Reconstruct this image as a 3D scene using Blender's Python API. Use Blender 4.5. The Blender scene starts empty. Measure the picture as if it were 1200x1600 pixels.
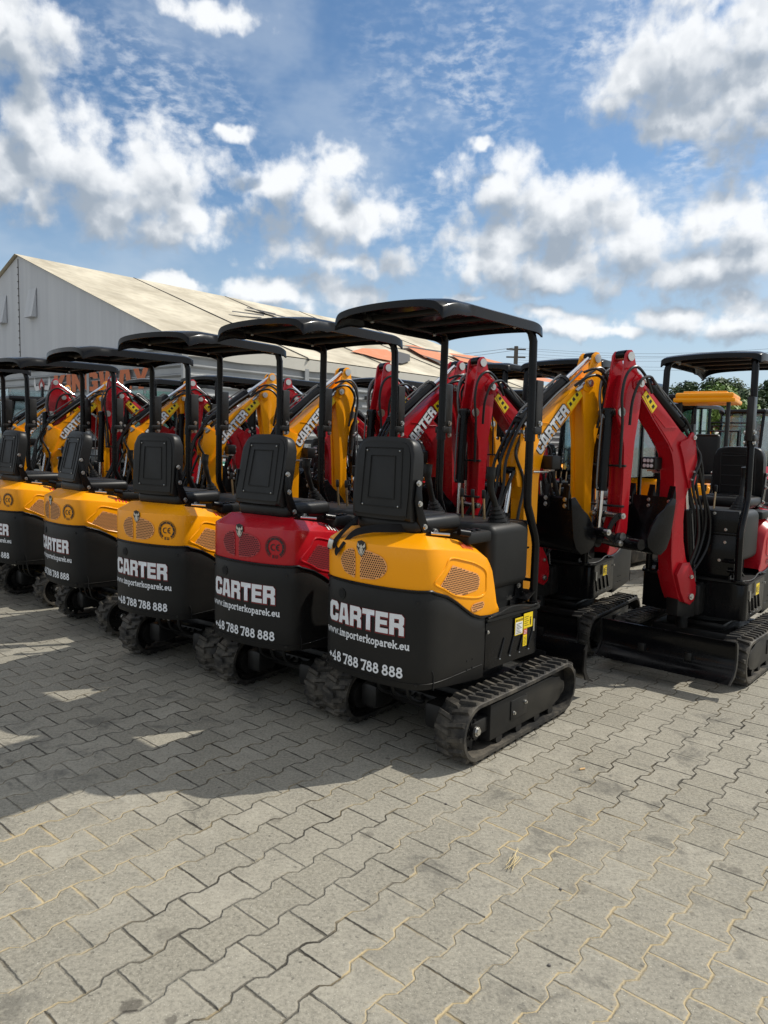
import bpy, bmesh, math, random
from mathutils import Vector, Matrix
R = math.radians; PI = math.pi
random.seed(7)
S = bpy.context.scene
COL = S.collection

# ---------------------------------------------------------------- camera
F_PX, PITCH, ROLL, CAM_H = 1139.75, -0.0968, 0.0229, 1.5829
cd = bpy.data.cameras.new("Camera"); cam = bpy.data.objects.new("Camera", cd); COL.objects.link(cam)
cd.sensor_fit = 'VERTICAL'; cd.sensor_height = 32; cd.sensor_width = 24
cd.lens = F_PX/1600*32; cd.clip_start = .05; cd.clip_end = 5000
cam.matrix_world = Matrix.Translation((0, 0, CAM_H)) @ Matrix.Rotation(PI/2+PITCH, 4, 'X') @ Matrix.Rotation(ROLL, 4, 'Z')
S.camera = cam
S.render.resolution_x = 768; S.render.resolution_y = 1024

# ---------------------------------------------------------------- light
SUN = Vector((.86, .28, 1.0)).normalized()
SUN_EL = math.asin(SUN.z); SUN_AZ = math.atan2(SUN.x, SUN.y)
S.view_settings.view_transform = 'Standard'; S.view_settings.look = 'None'
S.view_settings.exposure = 0.09; S.view_settings.gamma = 1
sl = bpy.data.lights.new("sun", 'SUN'); sl.energy = 3.9; sl.angle = R(.5); sl.color = (1, .95, .86)
so = bpy.data.objects.new("sun", sl); COL.objects.link(so)
so.rotation_euler = SUN.to_track_quat('Z', 'Y').to_euler()

class NT:
    """tiny node expression helper"""
    def __init__(s, tree): s.t = tree
    def n(s, typ, **kw):
        d = s.t.nodes.new(typ)
        for k, v in kw.items():
            setattr(d, k, v)
        return d
    def put(s, sock, v):
        if isinstance(v, bpy.types.NodeSocket): s.t.links.new(v, sock)
        else: sock.default_value = v
    def m(s, op, a, b=0.0, c=0.0, clamp=False):
        d = s.n('ShaderNodeMath', operation=op, use_clamp=clamp)
        s.put(d.inputs[0], a); s.put(d.inputs[1], b); s.put(d.inputs[2], c)
        return d.outputs[0]
    def vm(s, op, a, b=(0, 0, 0), out=0):
        d = s.n('ShaderNodeVectorMath', operation=op)
        s.put(d.inputs[0], a); s.put(d.inputs[1], b)
        return d.outputs[out]
    def noise(s, vec, scale, detail=3, rough=.5, dist=0.0, out=0):
        d = s.n('ShaderNodeTexNoise'); s.put(d.inputs['Vector'], vec)
        d.inputs['Scale'].default_value = scale; d.inputs['Detail'].default_value = detail
        d.inputs['Roughness'].default_value = rough; d.inputs['Distortion'].default_value = dist
        return d.outputs[out]
    def ramp(s, v, lo, hi, a=0.0, b=1.0, smooth=True):
        d = s.n('ShaderNodeMapRange'); d.interpolation_type = 'SMOOTHSTEP' if smooth else 'LINEAR'
        s.put(d.inputs[0], v); s.put(d.inputs[1], lo); s.put(d.inputs[2], hi); s.put(d.inputs[3], a); s.put(d.inputs[4], b)
        return d.outputs[0]
    def mix(s, f, a, b):
        d = s.n('ShaderNodeMix', data_type='RGBA')
        s.put(d.inputs[0], f)
        s.put(d.inputs[6], a if isinstance(a, bpy.types.NodeSocket) else (*a, 1)[:4])
        s.put(d.inputs[7], b if isinstance(b, bpy.types.NodeSocket) else (*b, 1)[:4])
        return d.outputs[2]
    def sep(s, v):
        d = s.n('ShaderNodeSeparateXYZ'); s.put(d.inputs[0], v); return d.outputs
    def comb(s, x, y, z=0.0):
        d = s.n('ShaderNodeCombineXYZ'); s.put(d.inputs[0], x); s.put(d.inputs[1], y); s.put(d.inputs[2], z); return d.outputs[0]

# world: physical sky plus procedural clouds laid out by azimuth and elevation (degrees)
W = bpy.data.worlds.new("World"); S.world = W; W.use_nodes = True
wt = W.node_tree; wt.nodes.clear(); q = NT(wt)
sky = q.n('ShaderNodeTexSky', sky_type='NISHITA', sun_disc=False)
sky.sun_elevation = SUN_EL; sky.sun_rotation = SUN_AZ; sky.air_density = 1.0; sky.dust_density = 1.2; sky.ozone_density = 1.4
tc = q.n('ShaderNodeTexCoord').outputs['Generated']
sx, sy, sz = q.sep(tc)[:3]
az = q.m('MULTIPLY', q.m('ARCTAN2', sx, sy), 180/PI)
el = q.m('MULTIPLY', q.m('ARCSINE', sz), 180/PI)
ae = q.comb(az, el)
# (az, el, half width, half height)
CL = CLOUDS = []
def px_dir(u, v):
    du, dv = (u-600)/F_PX, (v-800)/F_PX
    c, s_ = math.cos(ROLL), math.sin(ROLL)
    a, b = du*c+dv*s_, -du*s_+dv*c
    c, s_ = math.cos(PITCH), math.sin(PITCH)
    return Vector((a, c+b*s_, s_-b*c))
def azel(u, v):
    d = px_dir(u, v).normalized()
    return math.degrees(math.atan2(d.x, d.y)), math.degrees(math.asin(d.z))
for (u, v, a, b) in [(50, 195, 62, 62), (120, 255, 100, 72), (205, 290, 95, 66), (285, 345, 70, 38), (200, 330, 90, 40), (10, 40, 75, 80), (20, 270, 50, 60),
                     (430, 292, 68, 38), (515, 325, 95, 52), (590, 350, 50, 40), (480, 385, 60, 30), (560, 405, 70, 32),
                     (770, 290, 70, 52), (880, 325, 100, 58), (975, 370, 85, 62), (800, 385, 105, 62), (910, 420, 130, 42), (720, 400, 40, 40),
                     (1110, 345, 75, 42), (1170, 330, 60, 40), (1190, 395, 80, 55), (1110, 420, 90, 46), (1180, 490, 60, 36),
                     (1075, 90, 105, 85), (1165, 165, 95, 70), (985, 130, 58, 42), (1190, 40, 80, 70), (1090, 190, 70, 40),
                     (280, 448, 52, 16), (425, 460, 66, 28), (535, 462, 50, 36), (850, 500, 48, 16), (905, 522, 80, 20), (960, 535, 60, 14), (715, 458, 36, 10), (1085, 500, 70, 26), (1160, 522, 80, 24),
                     (560, 252, 36, 18), (370, 225, 30, 10), (330, 5, 70, 20), (745, 215, 20, 12)]:
    A, Eл = azel(u, v); k = .0503*math.cos(R(Eл))
    CLOUDS.append((A, Eл, a*.05/max(.5, math.cos(R(Eл))), b*.05))
def noise2(vec, scale, detail, rough, dist=0.0, out=0):
    d = q.n('ShaderNodeTexNoise', noise_dimensions='2D'); q.put(d.inputs['Vector'], vec)
    d.inputs['Scale'].default_value = scale; d.inputs['Detail'].default_value = detail; d.inputs['Roughness'].default_value = rough; d.inputs['Distortion'].default_value = dist
    return d.outputs[out]
def vor2(vec, scale, detail=2.0):
    d = q.n('ShaderNodeTexVoronoi', voronoi_dimensions='2D', feature='SMOOTH_F1'); q.put(d.inputs['Vector'], vec)
    d.inputs['Scale'].default_value = scale; d.inputs['Detail'].default_value = detail; d.inputs['Roughness'].default_value = .55; d.inputs['Smoothness'].default_value = .35
    return d.outputs['Distance']
nz = noise2(q.vm('MULTIPLY', ae, (1, 1.2, 1)), .12, 5, .55, 0, 1)
warp = q.vm('MULTIPLY', q.vm('SUBTRACT', nz, (.5, .5, .5)), (6.5, 5.0, 0))
fw_ = q.vm('MULTIPLY', q.vm('SUBTRACT', noise2(ae, .6, 4, .6, 0, 1), (.5, .5, .5)), (1.4, 1.4, 0))
aw = q.vm('ADD', ae, fw_)
def field(off):
    p = q.vm('ADD', q.vm('ADD', ae, warp), off)
    acc = None
    for (A, Ee, a, b) in CLOUDS:
        L = q.vm('LENGTH', q.vm('MULTIPLY', q.vm('SUBTRACT', p, (A, Ee, 0)), (1/(a*1.38), 1/(b*1.38), 0)), out=1)
        acc = L if acc is None else q.m('SMOOTH_MIN', acc, L, .25)
    return q.m('SUBTRACT', 1.0, acc)
B0 = field((0, 0, 0)); B1 = field((.3, 2.2, 0))
V0 = vor2(aw, .30); V1 = vor2(q.vm('ADD', aw, (.35, .8, 0)), .30)
N0 = noise2(ae, .5, 8, .62)
D = q.m('ADD', B0, q.m('ADD', q.m('MULTIPLY', q.m('SUBTRACT', .52, V0), .62), q.m('MULTIPLY', q.m('SUBTRACT', N0, .5), .8)))
mask = q.ramp(D, -.10, .56)
relief = q.m('ADD', q.m('MULTIPLY', q.m('SUBTRACT', B0, B1), 1.5), q.m('ADD', q.m('MULTIPLY', q.m('SUBTRACT', V1, V0), .75), q.m('MULTIPLY', q.m('SUBTRACT', N0, .5), .5)))
thin = q.ramp(D, .8, .05)
lit = q.ramp(q.m('ADD', relief, q.m('MULTIPLY', thin, .34)), -.40, .95)
ccol = q.mix(lit, (3.5, 4.1, 4.85), (9.3, 9.5, 9.7))
# high thin ripples
rp = q.vm('ADD', q.vm('MULTIPLY', ae, (.7, 1.5, 1)), q.vm('MULTIPLY', nz, (1.5, 1.5, 0)))
rip = noise2(rp, 1.25, 4, .55, 0)
rmask = noise2(q.vm('ADD', ae, (13, 4, 0)), .11, 5, .6)
def spot(u, v, a, b):
    A, Ee = azel(u, v)
    return q.ramp(q.vm('LENGTH', q.vm('MULTIPLY', q.vm('SUBTRACT', ae, (A, Ee, 0)), (1/(a*.05), 1/(b*.05), 0)), out=1), 1.0, .1)
reg = q.m('MAXIMUM', spot(690, 150, 190, 300), q.m('MAXIMUM', spot(230, 170, 260, 150), q.m('MAXIMUM', spot(1050, 270, 240, 100), spot(940, 40, 130, 130))))
rm = q.m('MULTIPLY', q.ramp(rip, .34, .80), q.m('MULTIPLY', reg, q.ramp(rmask, .32, .62)))
rm = q.m('MULTIPLY', rm, .62)
veil = q.m('MULTIPLY', q.ramp(noise2(q.vm('MULTIPLY', ae, (.8, 1.4, 1)), .09, 5, .6), .40, .72), .32)
# unseen broken clouds outside the frame, added to raise the fill light
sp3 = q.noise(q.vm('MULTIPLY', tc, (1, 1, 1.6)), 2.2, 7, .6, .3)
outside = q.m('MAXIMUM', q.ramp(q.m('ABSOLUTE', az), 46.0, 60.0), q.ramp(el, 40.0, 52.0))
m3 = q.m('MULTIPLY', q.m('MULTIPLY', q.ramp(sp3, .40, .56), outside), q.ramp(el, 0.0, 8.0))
tint = q.n('ShaderNodeMix', data_type='RGBA', blend_type='MULTIPLY'); tint.inputs[0].default_value = 1.0
wt.links.new(sky.outputs[0], tint.inputs[6]); tint.inputs[7].default_value = (.80, 1.03, 1.17, 1)
c1 = q.mix(q.ramp(el, 20.0, 0.0, 0, .85), tint.outputs[2], (5.4, 6.5, 7.5))
c1 = q.mix(veil, c1, (6.0, 6.8, 7.7))
c1 = q.mix(rm, c1, (7.6, 8.1, 8.8))
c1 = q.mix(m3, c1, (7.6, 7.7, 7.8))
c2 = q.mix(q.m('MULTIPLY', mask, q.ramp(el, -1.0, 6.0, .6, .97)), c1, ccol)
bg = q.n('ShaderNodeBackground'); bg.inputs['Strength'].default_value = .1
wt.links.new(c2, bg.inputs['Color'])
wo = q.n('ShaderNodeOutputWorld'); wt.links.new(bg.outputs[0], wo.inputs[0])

# ---------------------------------------------------------------- materials
def mat(name, col, rough=.5, metal=0.0, spec=.5, noise=0.0, nscale=20, bump=0.0, bscale=60, coat=0.0, rvar=0.0, col2=None, trans=0.0, dust=0.0):
    m = bpy.data.materials.new(name); m.use_nodes = True; t = m.node_tree; g = NT(t)
    b = t.nodes['Principled BSDF']
    b.inputs['Base Color'].default_value = (*col, 1); b.inputs['Roughness'].default_value = rough
    b.inputs['Metallic'].default_value = metal; b.inputs['Specular IOR Level'].default_value = spec
    b.inputs['Coat Weight'].default_value = coat; b.inputs['Coat Roughness'].default_value = .08
    b.inputs['Transmission Weight'].default_value = trans
    tc = g.n('ShaderNodeTexCoord').outputs['Object']
    if noise:
        c2 = col2 or tuple(c*.55 for c in col)
        f = g.m('MULTIPLY', g.ramp(g.noise(tc, nscale, 5, .62), .45, .75), noise)
        t.links.new(g.mix(f, col, c2), b.inputs['Base Color'])
    if rvar:
        t.links.new(g.ramp(g.noise(tc, nscale*.6, 4), .3, .7, max(0, rough-rvar), rough+rvar), b.inputs['Roughness'])
    if dust:
        nrm = g.sep(g.n('ShaderNodeNewGeometry').outputs['Normal'])[2]
        up = g.ramp(nrm, .1, .9, .25 if dust < .2 else .75, 1.0)
        dn = g.m('MULTIPLY', g.ramp(g.noise(tc, 6, 6, .68), .38, .72), up)
        sp_ = g.ramp(g.noise(tc, 120, 2, .5), .62, .75, 0, .5)
        src = b.inputs['Base Color'].links[0].from_socket if b.inputs['Base Color'].links else col
        t.links.new(g.mix(g.m('MULTIPLY', g.m('ADD', dn, g.m('MULTIPLY', sp_, up)), dust, clamp=True), src, (.30, .26, .20)), b.inputs['Base Color'])
    if bump:
        bp = g.n('ShaderNodeBump'); bp.inputs['Strength'].default_value = bump; bp.inputs['Distance'].default_value = .002
        t.links.new(g.noise(tc, bscale, 3), bp.inputs['Height']); t.links.new(bp.outputs[0], b.inputs['Normal'])
    return m
DUST = (.22, .19, .15)
M = {
 'yellow': mat('yellow_paint', (.95, .36, .0015), .33, spec=.25, coat=.12, noise=.14, nscale=7, col2=(.80, .27, .002), rvar=.08, bump=.03, bscale=14, dust=.05),
 'red': mat('red_paint', (.43, .006, .014), .28, spec=.3, coat=.18, noise=.2, nscale=7, col2=(.27, .008, .016), rvar=.08, bump=.03, bscale=14, dust=.05),
 'gloss': mat('black_gloss_paint', (.004, .0042, .005), .24, spec=.17, coat=.08, noise=.15, nscale=9, col2=(.018, .017, .015), rvar=.1, dust=0.012),
 'satin': mat('black_satin_paint', (.009, .009, .009), .4, spec=.32, noise=.4, nscale=6, col2=(.026, .024, .021), rvar=.12, bump=.05, bscale=40, dust=0.07),
 'cast': mat('counterweight_paint', (.0085, .0083, .008), .46, spec=.28, noise=.3, nscale=3, col2=(.014, .0125, .011), rvar=.06, bump=.12, bscale=9, dust=0.03),
 'plastic': mat('moulded_black_plastic', (.0085, .009, .0088), .5, spec=.28, noise=.3, nscale=5, bump=.15, bscale=220, col2=(.02, .019, .018), dust=0.03),
 'vinyl': mat('black_vinyl', (.0085, .0088, .0092), .42, spec=.3, noise=.2, nscale=6, bump=.1, bscale=90, dust=0.04),
 'rubber': mat('track_rubber', (.012, .0118, .0115), .68, spec=.35, noise=.8, nscale=11, col2=(.055, .049, .04), bump=.3, bscale=90, dust=0.42),
 'hose': mat('black_hose', (.008, .008, .008), .4, spec=.4),
 'chrome': mat('chromed_steel', (.75, .75, .76), .12, metal=1),
 'zinc': mat('zinc_plated_steel', (.62, .61, .58), .32, metal=1, noise=.3, nscale=80, col2=(.35, .33, .3)),
 'steelhose': mat('braided_steel', (.16, .16, .16), .42, metal=.7),
 'brass': mat('brass_rod', (.5, .36, .2), .35, metal=.8),
 'hole': mat('dark_opening', (.004, .004, .004), .9),
 'white': mat('white_vinyl_lettering', (.72, .74, .76), .45),
 'redline': mat('dark_red_outline', (.16, .012, .012), .5),
 'black_ink': mat('black_print', (.01, .01, .01), .5),
 'sticker': mat('yellow_sticker', (.86, .62, .01), .4, noise=.1),
 'stickerw': mat('white_sticker', (.78, .78, .74), .45),
 'stickerr': mat('red_print', (.6, .03, .03), .45),
 'mesh_y': mat('yellow_grille', (.80, .36, .12), .4), 'mesh_r': mat('red_grille', (.36, .03, .04), .35),
 'lens': mat('lamp_lens', (.75, .78, .8), .12, spec=.8),
 'brown': mat('primer_edge', (.10, .04, .012), .5),
}

# ---------------------------------------------------------------- mesh helpers
NOSPLIT = ('lettering', 'address', 'number', 'text', 'sticker', 'grille', 'badge', 'emblem', 'decal', 'crown', 'trunk', 'wall_', 'crest', 'roof', 'gable', 'track', 'stitching', 'lacing', 'louvre', 'canopy_frame', 'frame', 'undercarriage', 'ring', 'window_pane_', 'backrest', 'shell', 'seam')
def obj(name, bm, m, parent=None, smooth=35, bevel=0):
    if parent is not None and smooth is not None and not any(k in name for k in NOSPLIT):
        groups = clusters(bm)
        if 2 <= len(groups) <= 14:
            first = None
            for fs in groups:
                b2 = bmesh.new(); mp = {}
                for f in fs:
                    for v in f.verts:
                        if v not in mp: mp[v] = b2.verts.new(v.co)
                    nf = b2.faces.new([mp[v] for v in f.verts]); nf.material_index = f.material_index
                o = obj1(name, b2, m, parent, smooth); first = first or o
            bm.free(); return first
    return obj1(name, bm, m, parent, smooth)
def clusters(bm, mg=.0035):
    """faces grouped into pieces: connected islands, merged where their boxes touch"""
    bm.faces.ensure_lookup_table(); seen = set(); isl = []
    for f in bm.faces:
        if f in seen: continue
        st = [f]; seen.add(f); fs = []
        while st:
            g = st.pop(); fs.append(g)
            for v in g.verts:
                for h in v.link_faces:
                    if h not in seen: seen.add(h); st.append(h)
        co = [v.co for g in fs for v in g.verts]
        isl.append([fs, [min(c[i] for c in co)-mg for i in range(3)], [max(c[i] for c in co)+mg for i in range(3)]])
        if len(isl) > 200: return [bm.faces[:]]
    merged = True
    while merged:
        merged = False
        for i in range(len(isl)):
            for j in range(i+1, len(isl)):
                a, b = isl[i], isl[j]
                if all(a[1][k] <= b[2][k] and b[1][k] <= a[2][k] for k in range(3)):
                    isl[i] = [a[0]+b[0], [min(p, q_) for p, q_ in zip(a[1], b[1])], [max(p, q_) for p, q_ in zip(a[2], b[2])]]
                    isl.pop(j); merged = True; break
            if merged: break
    return [i_[0] for i_ in isl]
def obj1(name, bm, m, parent=None, smooth=35):
    me = bpy.data.meshes.new(name); bmesh.ops.recalc_face_normals(bm, faces=bm.faces) if smooth is not None else None
    bm.to_mesh(me); bm.free()
    for mm in (m if isinstance(m, (list, tuple)) else [m]): me.materials.append(M[mm] if isinstance(mm, str) else mm)
    if smooth:
        me.polygons.foreach_set('use_smooth', [True]*len(me.polygons)); me.set_sharp_from_angle(angle=R(smooth))
    o = bpy.data.objects.new(name, me); COL.objects.link(o)
    if parent: o.parent = parent
    return o
def NB(): return bmesh.new()
def xf(bm, verts, mtx):
    for v in verts: v.co = mtx @ v.co
def box(bm, c, size, bev=0.0, rot=None, seg=2, mi=0):
    r = bmesh.ops.create_cube(bm, size=1)
    vs = r['verts']
    xf(bm, vs, Matrix.Diagonal((*size, 1)))
    fs = list({f for v in vs for f in v.link_faces})
    if bev:
        es = list({e for v in vs for e in v.link_edges})
        rr = bmesh.ops.bevel(bm, geom=es, offset=min(bev, min(size)*.49), segments=seg, affect='EDGES', profile=.5)
        vs = list({v for f in rr['faces'] for v in f.verts} | {v for v in vs if v.is_valid})
        fs = list({f for v in vs for f in v.link_faces})
    m4 = Matrix.Translation(c) @ (rot.to_4x4() if rot else Matrix())
    xf(bm, vs, m4)
    for f in fs: f.material_index = mi
    return vs
def ringpts(c, ax, r, n, ref=None):
    ax = ax.normalized(); ref = ref or (Vector((0, 0, 1)) if abs(ax.z) < .9 else Vector((1, 0, 0)))
    a = ax.cross(ref).normalized(); b = ax.cross(a)
    return [c + a*math.cos(2*PI*i/n)*r + b*math.sin(2*PI*i/n)*r for i in range(n)]
def cyl(bm, p0, p1, r0, r1=None, n=14, cap=True, mi=0):
    p0, p1 = Vector(p0), Vector(p1); r1 = r0 if r1 is None else r1
    A = [bm.verts.new(p) for p in ringpts(p0, p1-p0, r0, n)]; B = [bm.verts.new(p) for p in ringpts(p1, p1-p0, r1, n)]
    fs = [bm.faces.new((A[i], A[(i+1) % n], B[(i+1) % n], B[i])) for i in range(n)]
    if cap: fs += [bm.faces.new(A[::-1]), bm.faces.new(B)]
    for f in fs: f.material_index = mi
def smoothpath(pts, k=5):
    P_ = [Vector(p) for p in pts]; out = []
    for i in range(len(P_)-1):
        p0 = P_[max(0, i-1)]; p1 = P_[i]; p2 = P_[i+1]; p3 = P_[min(len(P_)-1, i+2)]
        for j in range(k):
            t = j/k
            out.append(.5*((2*p1)+(p2-p0)*t+(2*p0-5*p1+4*p2-p3)*t*t+(3*p1-p0-3*p2+p3)*t**3))
    out.append(P_[-1]); return out
def tube(bm, pts, r, n=8, smooth=0, mi=0):
    P_ = smoothpath(pts, smooth) if smooth else [Vector(p) for p in pts]
    rings = []; ref = None
    for i, p in enumerate(P_):
        d = (P_[min(i+1, len(P_)-1)]-P_[max(i-1, 0)]).normalized()
        if ref is None: ref = d.orthogonal().normalized()
        ref = (ref-d*ref.dot(d)).normalized(); b = d.cross(ref)
        rr = r[i] if isinstance(r, (list, tuple)) else r
        rings.append([bm.verts.new(p+(ref*math.cos(2*PI*k/n)+b*math.sin(2*PI*k/n))*rr) for k in range(n)])
    for a, b in zip(rings, rings[1:]):
        for k in range(n):
            f = bm.faces.new((a[k], a[(k+1) % n], b[(k+1) % n], b[k])); f.material_index = mi
    f1 = bm.faces.new(rings[0][::-1]); f2 = bm.faces.new(rings[-1]); f1.material_index = f2.material_index = mi
def prism(bm, prof, a, b, fn, mi=0, bev=0.0):
    """prof: 2-D outline; a,b: extents on third axis; fn(u,v,w)->xyz"""
    A = [bm.verts.new(fn(u, v, a)) for u, v in prof]; B = [bm.verts.new(fn(u, v, b)) for u, v in prof]
    n = len(prof); fs = [bm.faces.new(A[::-1]), bm.faces.new(B)]
    fs += [bm.faces.new((A[i], A[(i+1) % n], B[(i+1) % n], B[i])) for i in range(n)]
    for f in fs: f.material_index = mi
    if bev:
        es = list(fs[0].edges)+list(fs[1].edges)
        bmesh.ops.bevel(bm, geom=es, offset=bev, segments=2, affect='EDGES', profile=.5)
YZ = lambda u, v, w: Vector((w, u, v))
def sph(bm, c, r, sc=(1, 1, 1), seg=12):
    rr = bmesh.ops.create_uvsphere(bm, u_segments=seg, v_segments=seg//2+1, radius=r)
    xf(bm, rr['verts'], Matrix.Translation(c) @ Matrix.Diagonal((*sc, 1)))
def bolt(bm, p, ax, r=.012, h=.008):
    p = Vector(p); ax = Vector(ax).normalized()
    cyl(bm, p, p+ax*h*.35, r*1.35, n=12); cyl(bm, p+ax*h*.35, p+ax*h, r, n=6)
def smooth2(pts, k=6):
    return [(p.x, p.y) for p in smoothpath([(a, b, 0) for a, b in pts], k)]
def closed_smooth(pts, k=4):
    P_ = [Vector((a, b, 0)) for a, b in pts]; n = len(P_); out = []
    for i in range(n):
        p0, p1, p2, p3 = P_[i-1], P_[i], P_[(i+1) % n], P_[(i+2) % n]
        for j in range(k):
            t = j/k; v = .5*((2*p1)+(p2-p0)*t+(2*p0-5*p1+4*p2-p3)*t*t+(3*p1-p0-3*p2+p3)*t**3); out.append((v.x, v.y))
    return out

# ---- lettering
GL = {
 'C': (.8, [[(.16, 0), (0, .16), (0, .84), (.16, 1), (.68, 1), (.82, .86), (.82, .6), (.54, .6), (.54, .72), (.48, .76), (.34, .76), (.28, .7), (.28, .3), (.34, .24), (.48, .24), (.54, .28), (.54, .4), (.82, .4), (.82, .14), (.68, 0)]]),
 'A': (.84, [[(0, 0), (.16, 1), (.68, 1), (.84, 0), (.56, 0), (.535, .18), (.305, .18), (.28, 0)], [(.33, .38), (.51, .38), (.46, .78), (.38, .78)]]),
 'R': (.82, [[(0, 0), (0, 1), (.68, 1), (.82, .86), (.82, .56), (.74, .47), (.82, .38), (.82, 0), (.54, 0), (.54, .3), (.48, .36), (.28, .36), (.28, 0)], [(.28, .58), (.28, .77), (.54, .77), (.54, .58)]]),
 'T': (.8, [[(.26, 0), (.26, .74), (0, .74), (0, 1), (.8, 1), (.8, .74), (.54, .74), (.54, 0)]]),
 'E': (.76, [[(0, 0), (0, 1), (.75, 1), (.75, .76), (.28, .76), (.28, .62), (.7, .62), (.7, .4), (.28, .4), (.28, .24), (.76, .24), (.76, 0)]]),
 'K': (.84, [[(0, 0), (0, 1), (.29, 1), (.29, .64), (.5, 1), (.84, 1), (.56, .53), (.84, 0), (.5, 0), (.29, .42), (.29, 0)]]),
 'I': (.3, [[(0, 0), (0, 1), (.3, 1), (.3, 0)]]),
 'N': (.84, [[(0, 0), (0, 1), (.3, 1), (.56, .5), (.56, 1), (.84, 1), (.84, 0), (.56, 0), (.28, .5), (.28, 0)]]),
 'G': (.84, [[(.16, 0), (0, .16), (0, .84), (.16, 1), (.7, 1), (.84, .86), (.84, .66), (.56, .66), (.5, .76), (.34, .76), (.28, .7), (.28, .3), (.34, .24), (.56, .24), (.56, .36), (.46, .36), (.46, .55), (.84, .55), (.84, 0)]]),
 'W': (1.1, [[(.16, 0), (0, 1), (.28, 1), (.36, .42), (.44, 1), (.66, 1), (.74, .42), (.82, 1), (1.1, 1), (.94, 0), (.62, 0), (.55, .42), (.48, 0)]]),
 'Y': (.86, [[(.28, 0), (.28, .36), (0, 1), (.3, 1), (.43, .6), (.56, 1), (.86, 1), (.58, .36), (.58, 0)]]),
}
def block_text(word, height, width, offset=0.0):
    """flat mesh in (u, v); returns bmesh"""
    tot = sum(GL[c][0] for c in word)+.07*(len(word)-1)
    x = 0; out = bmesh.new()
    for li, c in enumerate(word):
        cu = bpy.data.curves.new('tmp', 'CURVE'); cu.dimensions = '2D'; cu.fill_mode = 'BOTH'
        w, cont = GL[c]
        for k in cont:
            sp = cu.splines.new('POLY'); sp.points.add(len(k)-1); sp.use_cyclic_u = True
            for p, (a, b) in zip(sp.points, k): p.co = ((x+a)*width/tot, b*height, 0, 1)
        x += w+.07
        cu.offset = offset
        ob = bpy.data.objects.new('tmp', cu); COL.objects.link(ob)
        dg = bpy.context.evaluated_depsgraph_get(); dg.update()
        me = bpy.data.meshes.new_from_object(ob.evaluated_get(dg))
        for v in me.vertices: v.co.z += li*.00012 if offset > .001 else 0
        out.from_mesh(me)
        bpy.data.objects.remove(ob); bpy.data.curves.remove(cu); bpy.data.meshes.remove(me)
    return out
def font_text(txt, size, bold=0.0):
    cu = bpy.data.curves.new('tmp', 'FONT'); cu.body = txt; cu.size = size; cu.offset = bold; cu.resolution_u = 3
    ob = bpy.data.objects.new('tmp', cu); COL.objects.link(ob)
    dg = bpy.context.evaluated_depsgraph_get(); dg.update()
    me = bpy.data.meshes.new_from_object(ob.evaluated_get(dg)); bm = bmesh.new(); bm.from_mesh(me)
    bpy.data.objects.remove(ob); bpy.data.curves.remove(cu); bpy.data.meshes.remove(me)
    return bm
def slice_u(bm, step=.02):
    us = [v.co.x for v in bm.verts]; u = math.floor(min(us)/step)*step
    while u < max(us):
        bmesh.ops.bisect_plane(bm, geom=bm.verts[:]+bm.edges[:]+bm.faces[:], plane_co=(u, 0, 0), plane_no=(1, 0, 0)); u += step
def ell(cx, cy, rx, ry, a0=0, a1=360, n=14):
    return [(cx+rx*math.cos(R(a0+(a1-a0)*i/n)), cy+ry*math.sin(R(a0+(a1-a0)*i/n))) for i in range(n+1)]
SL = {
 '7': (.72, [[(.04, .8), (.04, .94), (.6, .94), (.28, .02)], [(.1, .04), (.46, .04)]]),
 '8': (.78, [ell(.34, .75, .2, .19, -90, 270), ell(.34, .28, .26, .23, 90, 450)]),
 '4': (.82, [[(.48, .04), (.48, .95), (.04, .3), (.7, .3)], [(.3, .04), (.66, .04)]]),
 '+': (.66, [[(.04, .48), (.54, .48)], [(.29, .22), (.29, .74)]]),
 ' ': (.3, []), '.': (.3, [[(.13, .01), (.13, .15)]]),
 'w': (1.0, [[(.08, .62), (.26, .03), (.44, .58), (.62, .03), (.82, .62)], [(-.02, .63), (.2, .63)], [(.7, .63), (.94, .63)]]),
 'i': (.4, [[(.18, .04), (.18, .63), (.04, .63)], [(.02, .04), (.34, .04)], [(.17, .8), (.17, .95)]]),
 'm': (1.1, [[(.16, .04), (.16, .62), (.02, .62)], [(.16, .48), (.3, .63), (.48, .5), (.48, .04)], [(.48, .48), (.64, .63), (.82, .5), (.82, .04)], [(.02, .04), (.3, .04)], [(.38, .04), (.6, .04)], [(.72, .04), (.96, .04)]]),
 'p': (.78, [[(.16, -.28), (.16, .62), (.02, .62)], ell(.4, .32, .23, .29, 180, -180), [(.02, -.28), (.34, -.28)]]),
 'o': (.72, [ell(.34, .33, .27, .29)]),
 'r': (.62, [[(.16, .04), (.16, .62), (.02, .62)], [(.16, .42), (.32, .62), (.52, .6), (.52, .48)], [(.02, .04), (.36, .04)]]),
 't': (.52, [[(.2, .88), (.2, .14), (.28, .04), (.44, .1)], [(.02, .62), (.42, .62)]]),
 'e': (.7, [[(.08, .35), (.6, .35)]+ell(.34, .33, .27, .29, 5, 320, 12)]),
 'k': (.82, [[(.16, .04), (.16, .97), (.02, .97)], [(.62, .6), (.2, .3)], [(.34, .4), (.62, .05)], [(.02, .04), (.3, .04)], [(.48, .62), (.74, .62)], [(.5, .04), (.78, .04)]]),
 'a': (.72, [[(.1, .52), (.28, .63), (.5, .5), (.5, .04), (.64, .04)], ell(.3, .2, .2, .17)]),
 'u': (.78, [[(.02, .62), (.15, .62), (.15, .18), (.3, .04), (.5, .16), (.55, .3)], [(.42, .62), (.56, .62), (.56, .04), (.7, .04)]]),
}
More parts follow.
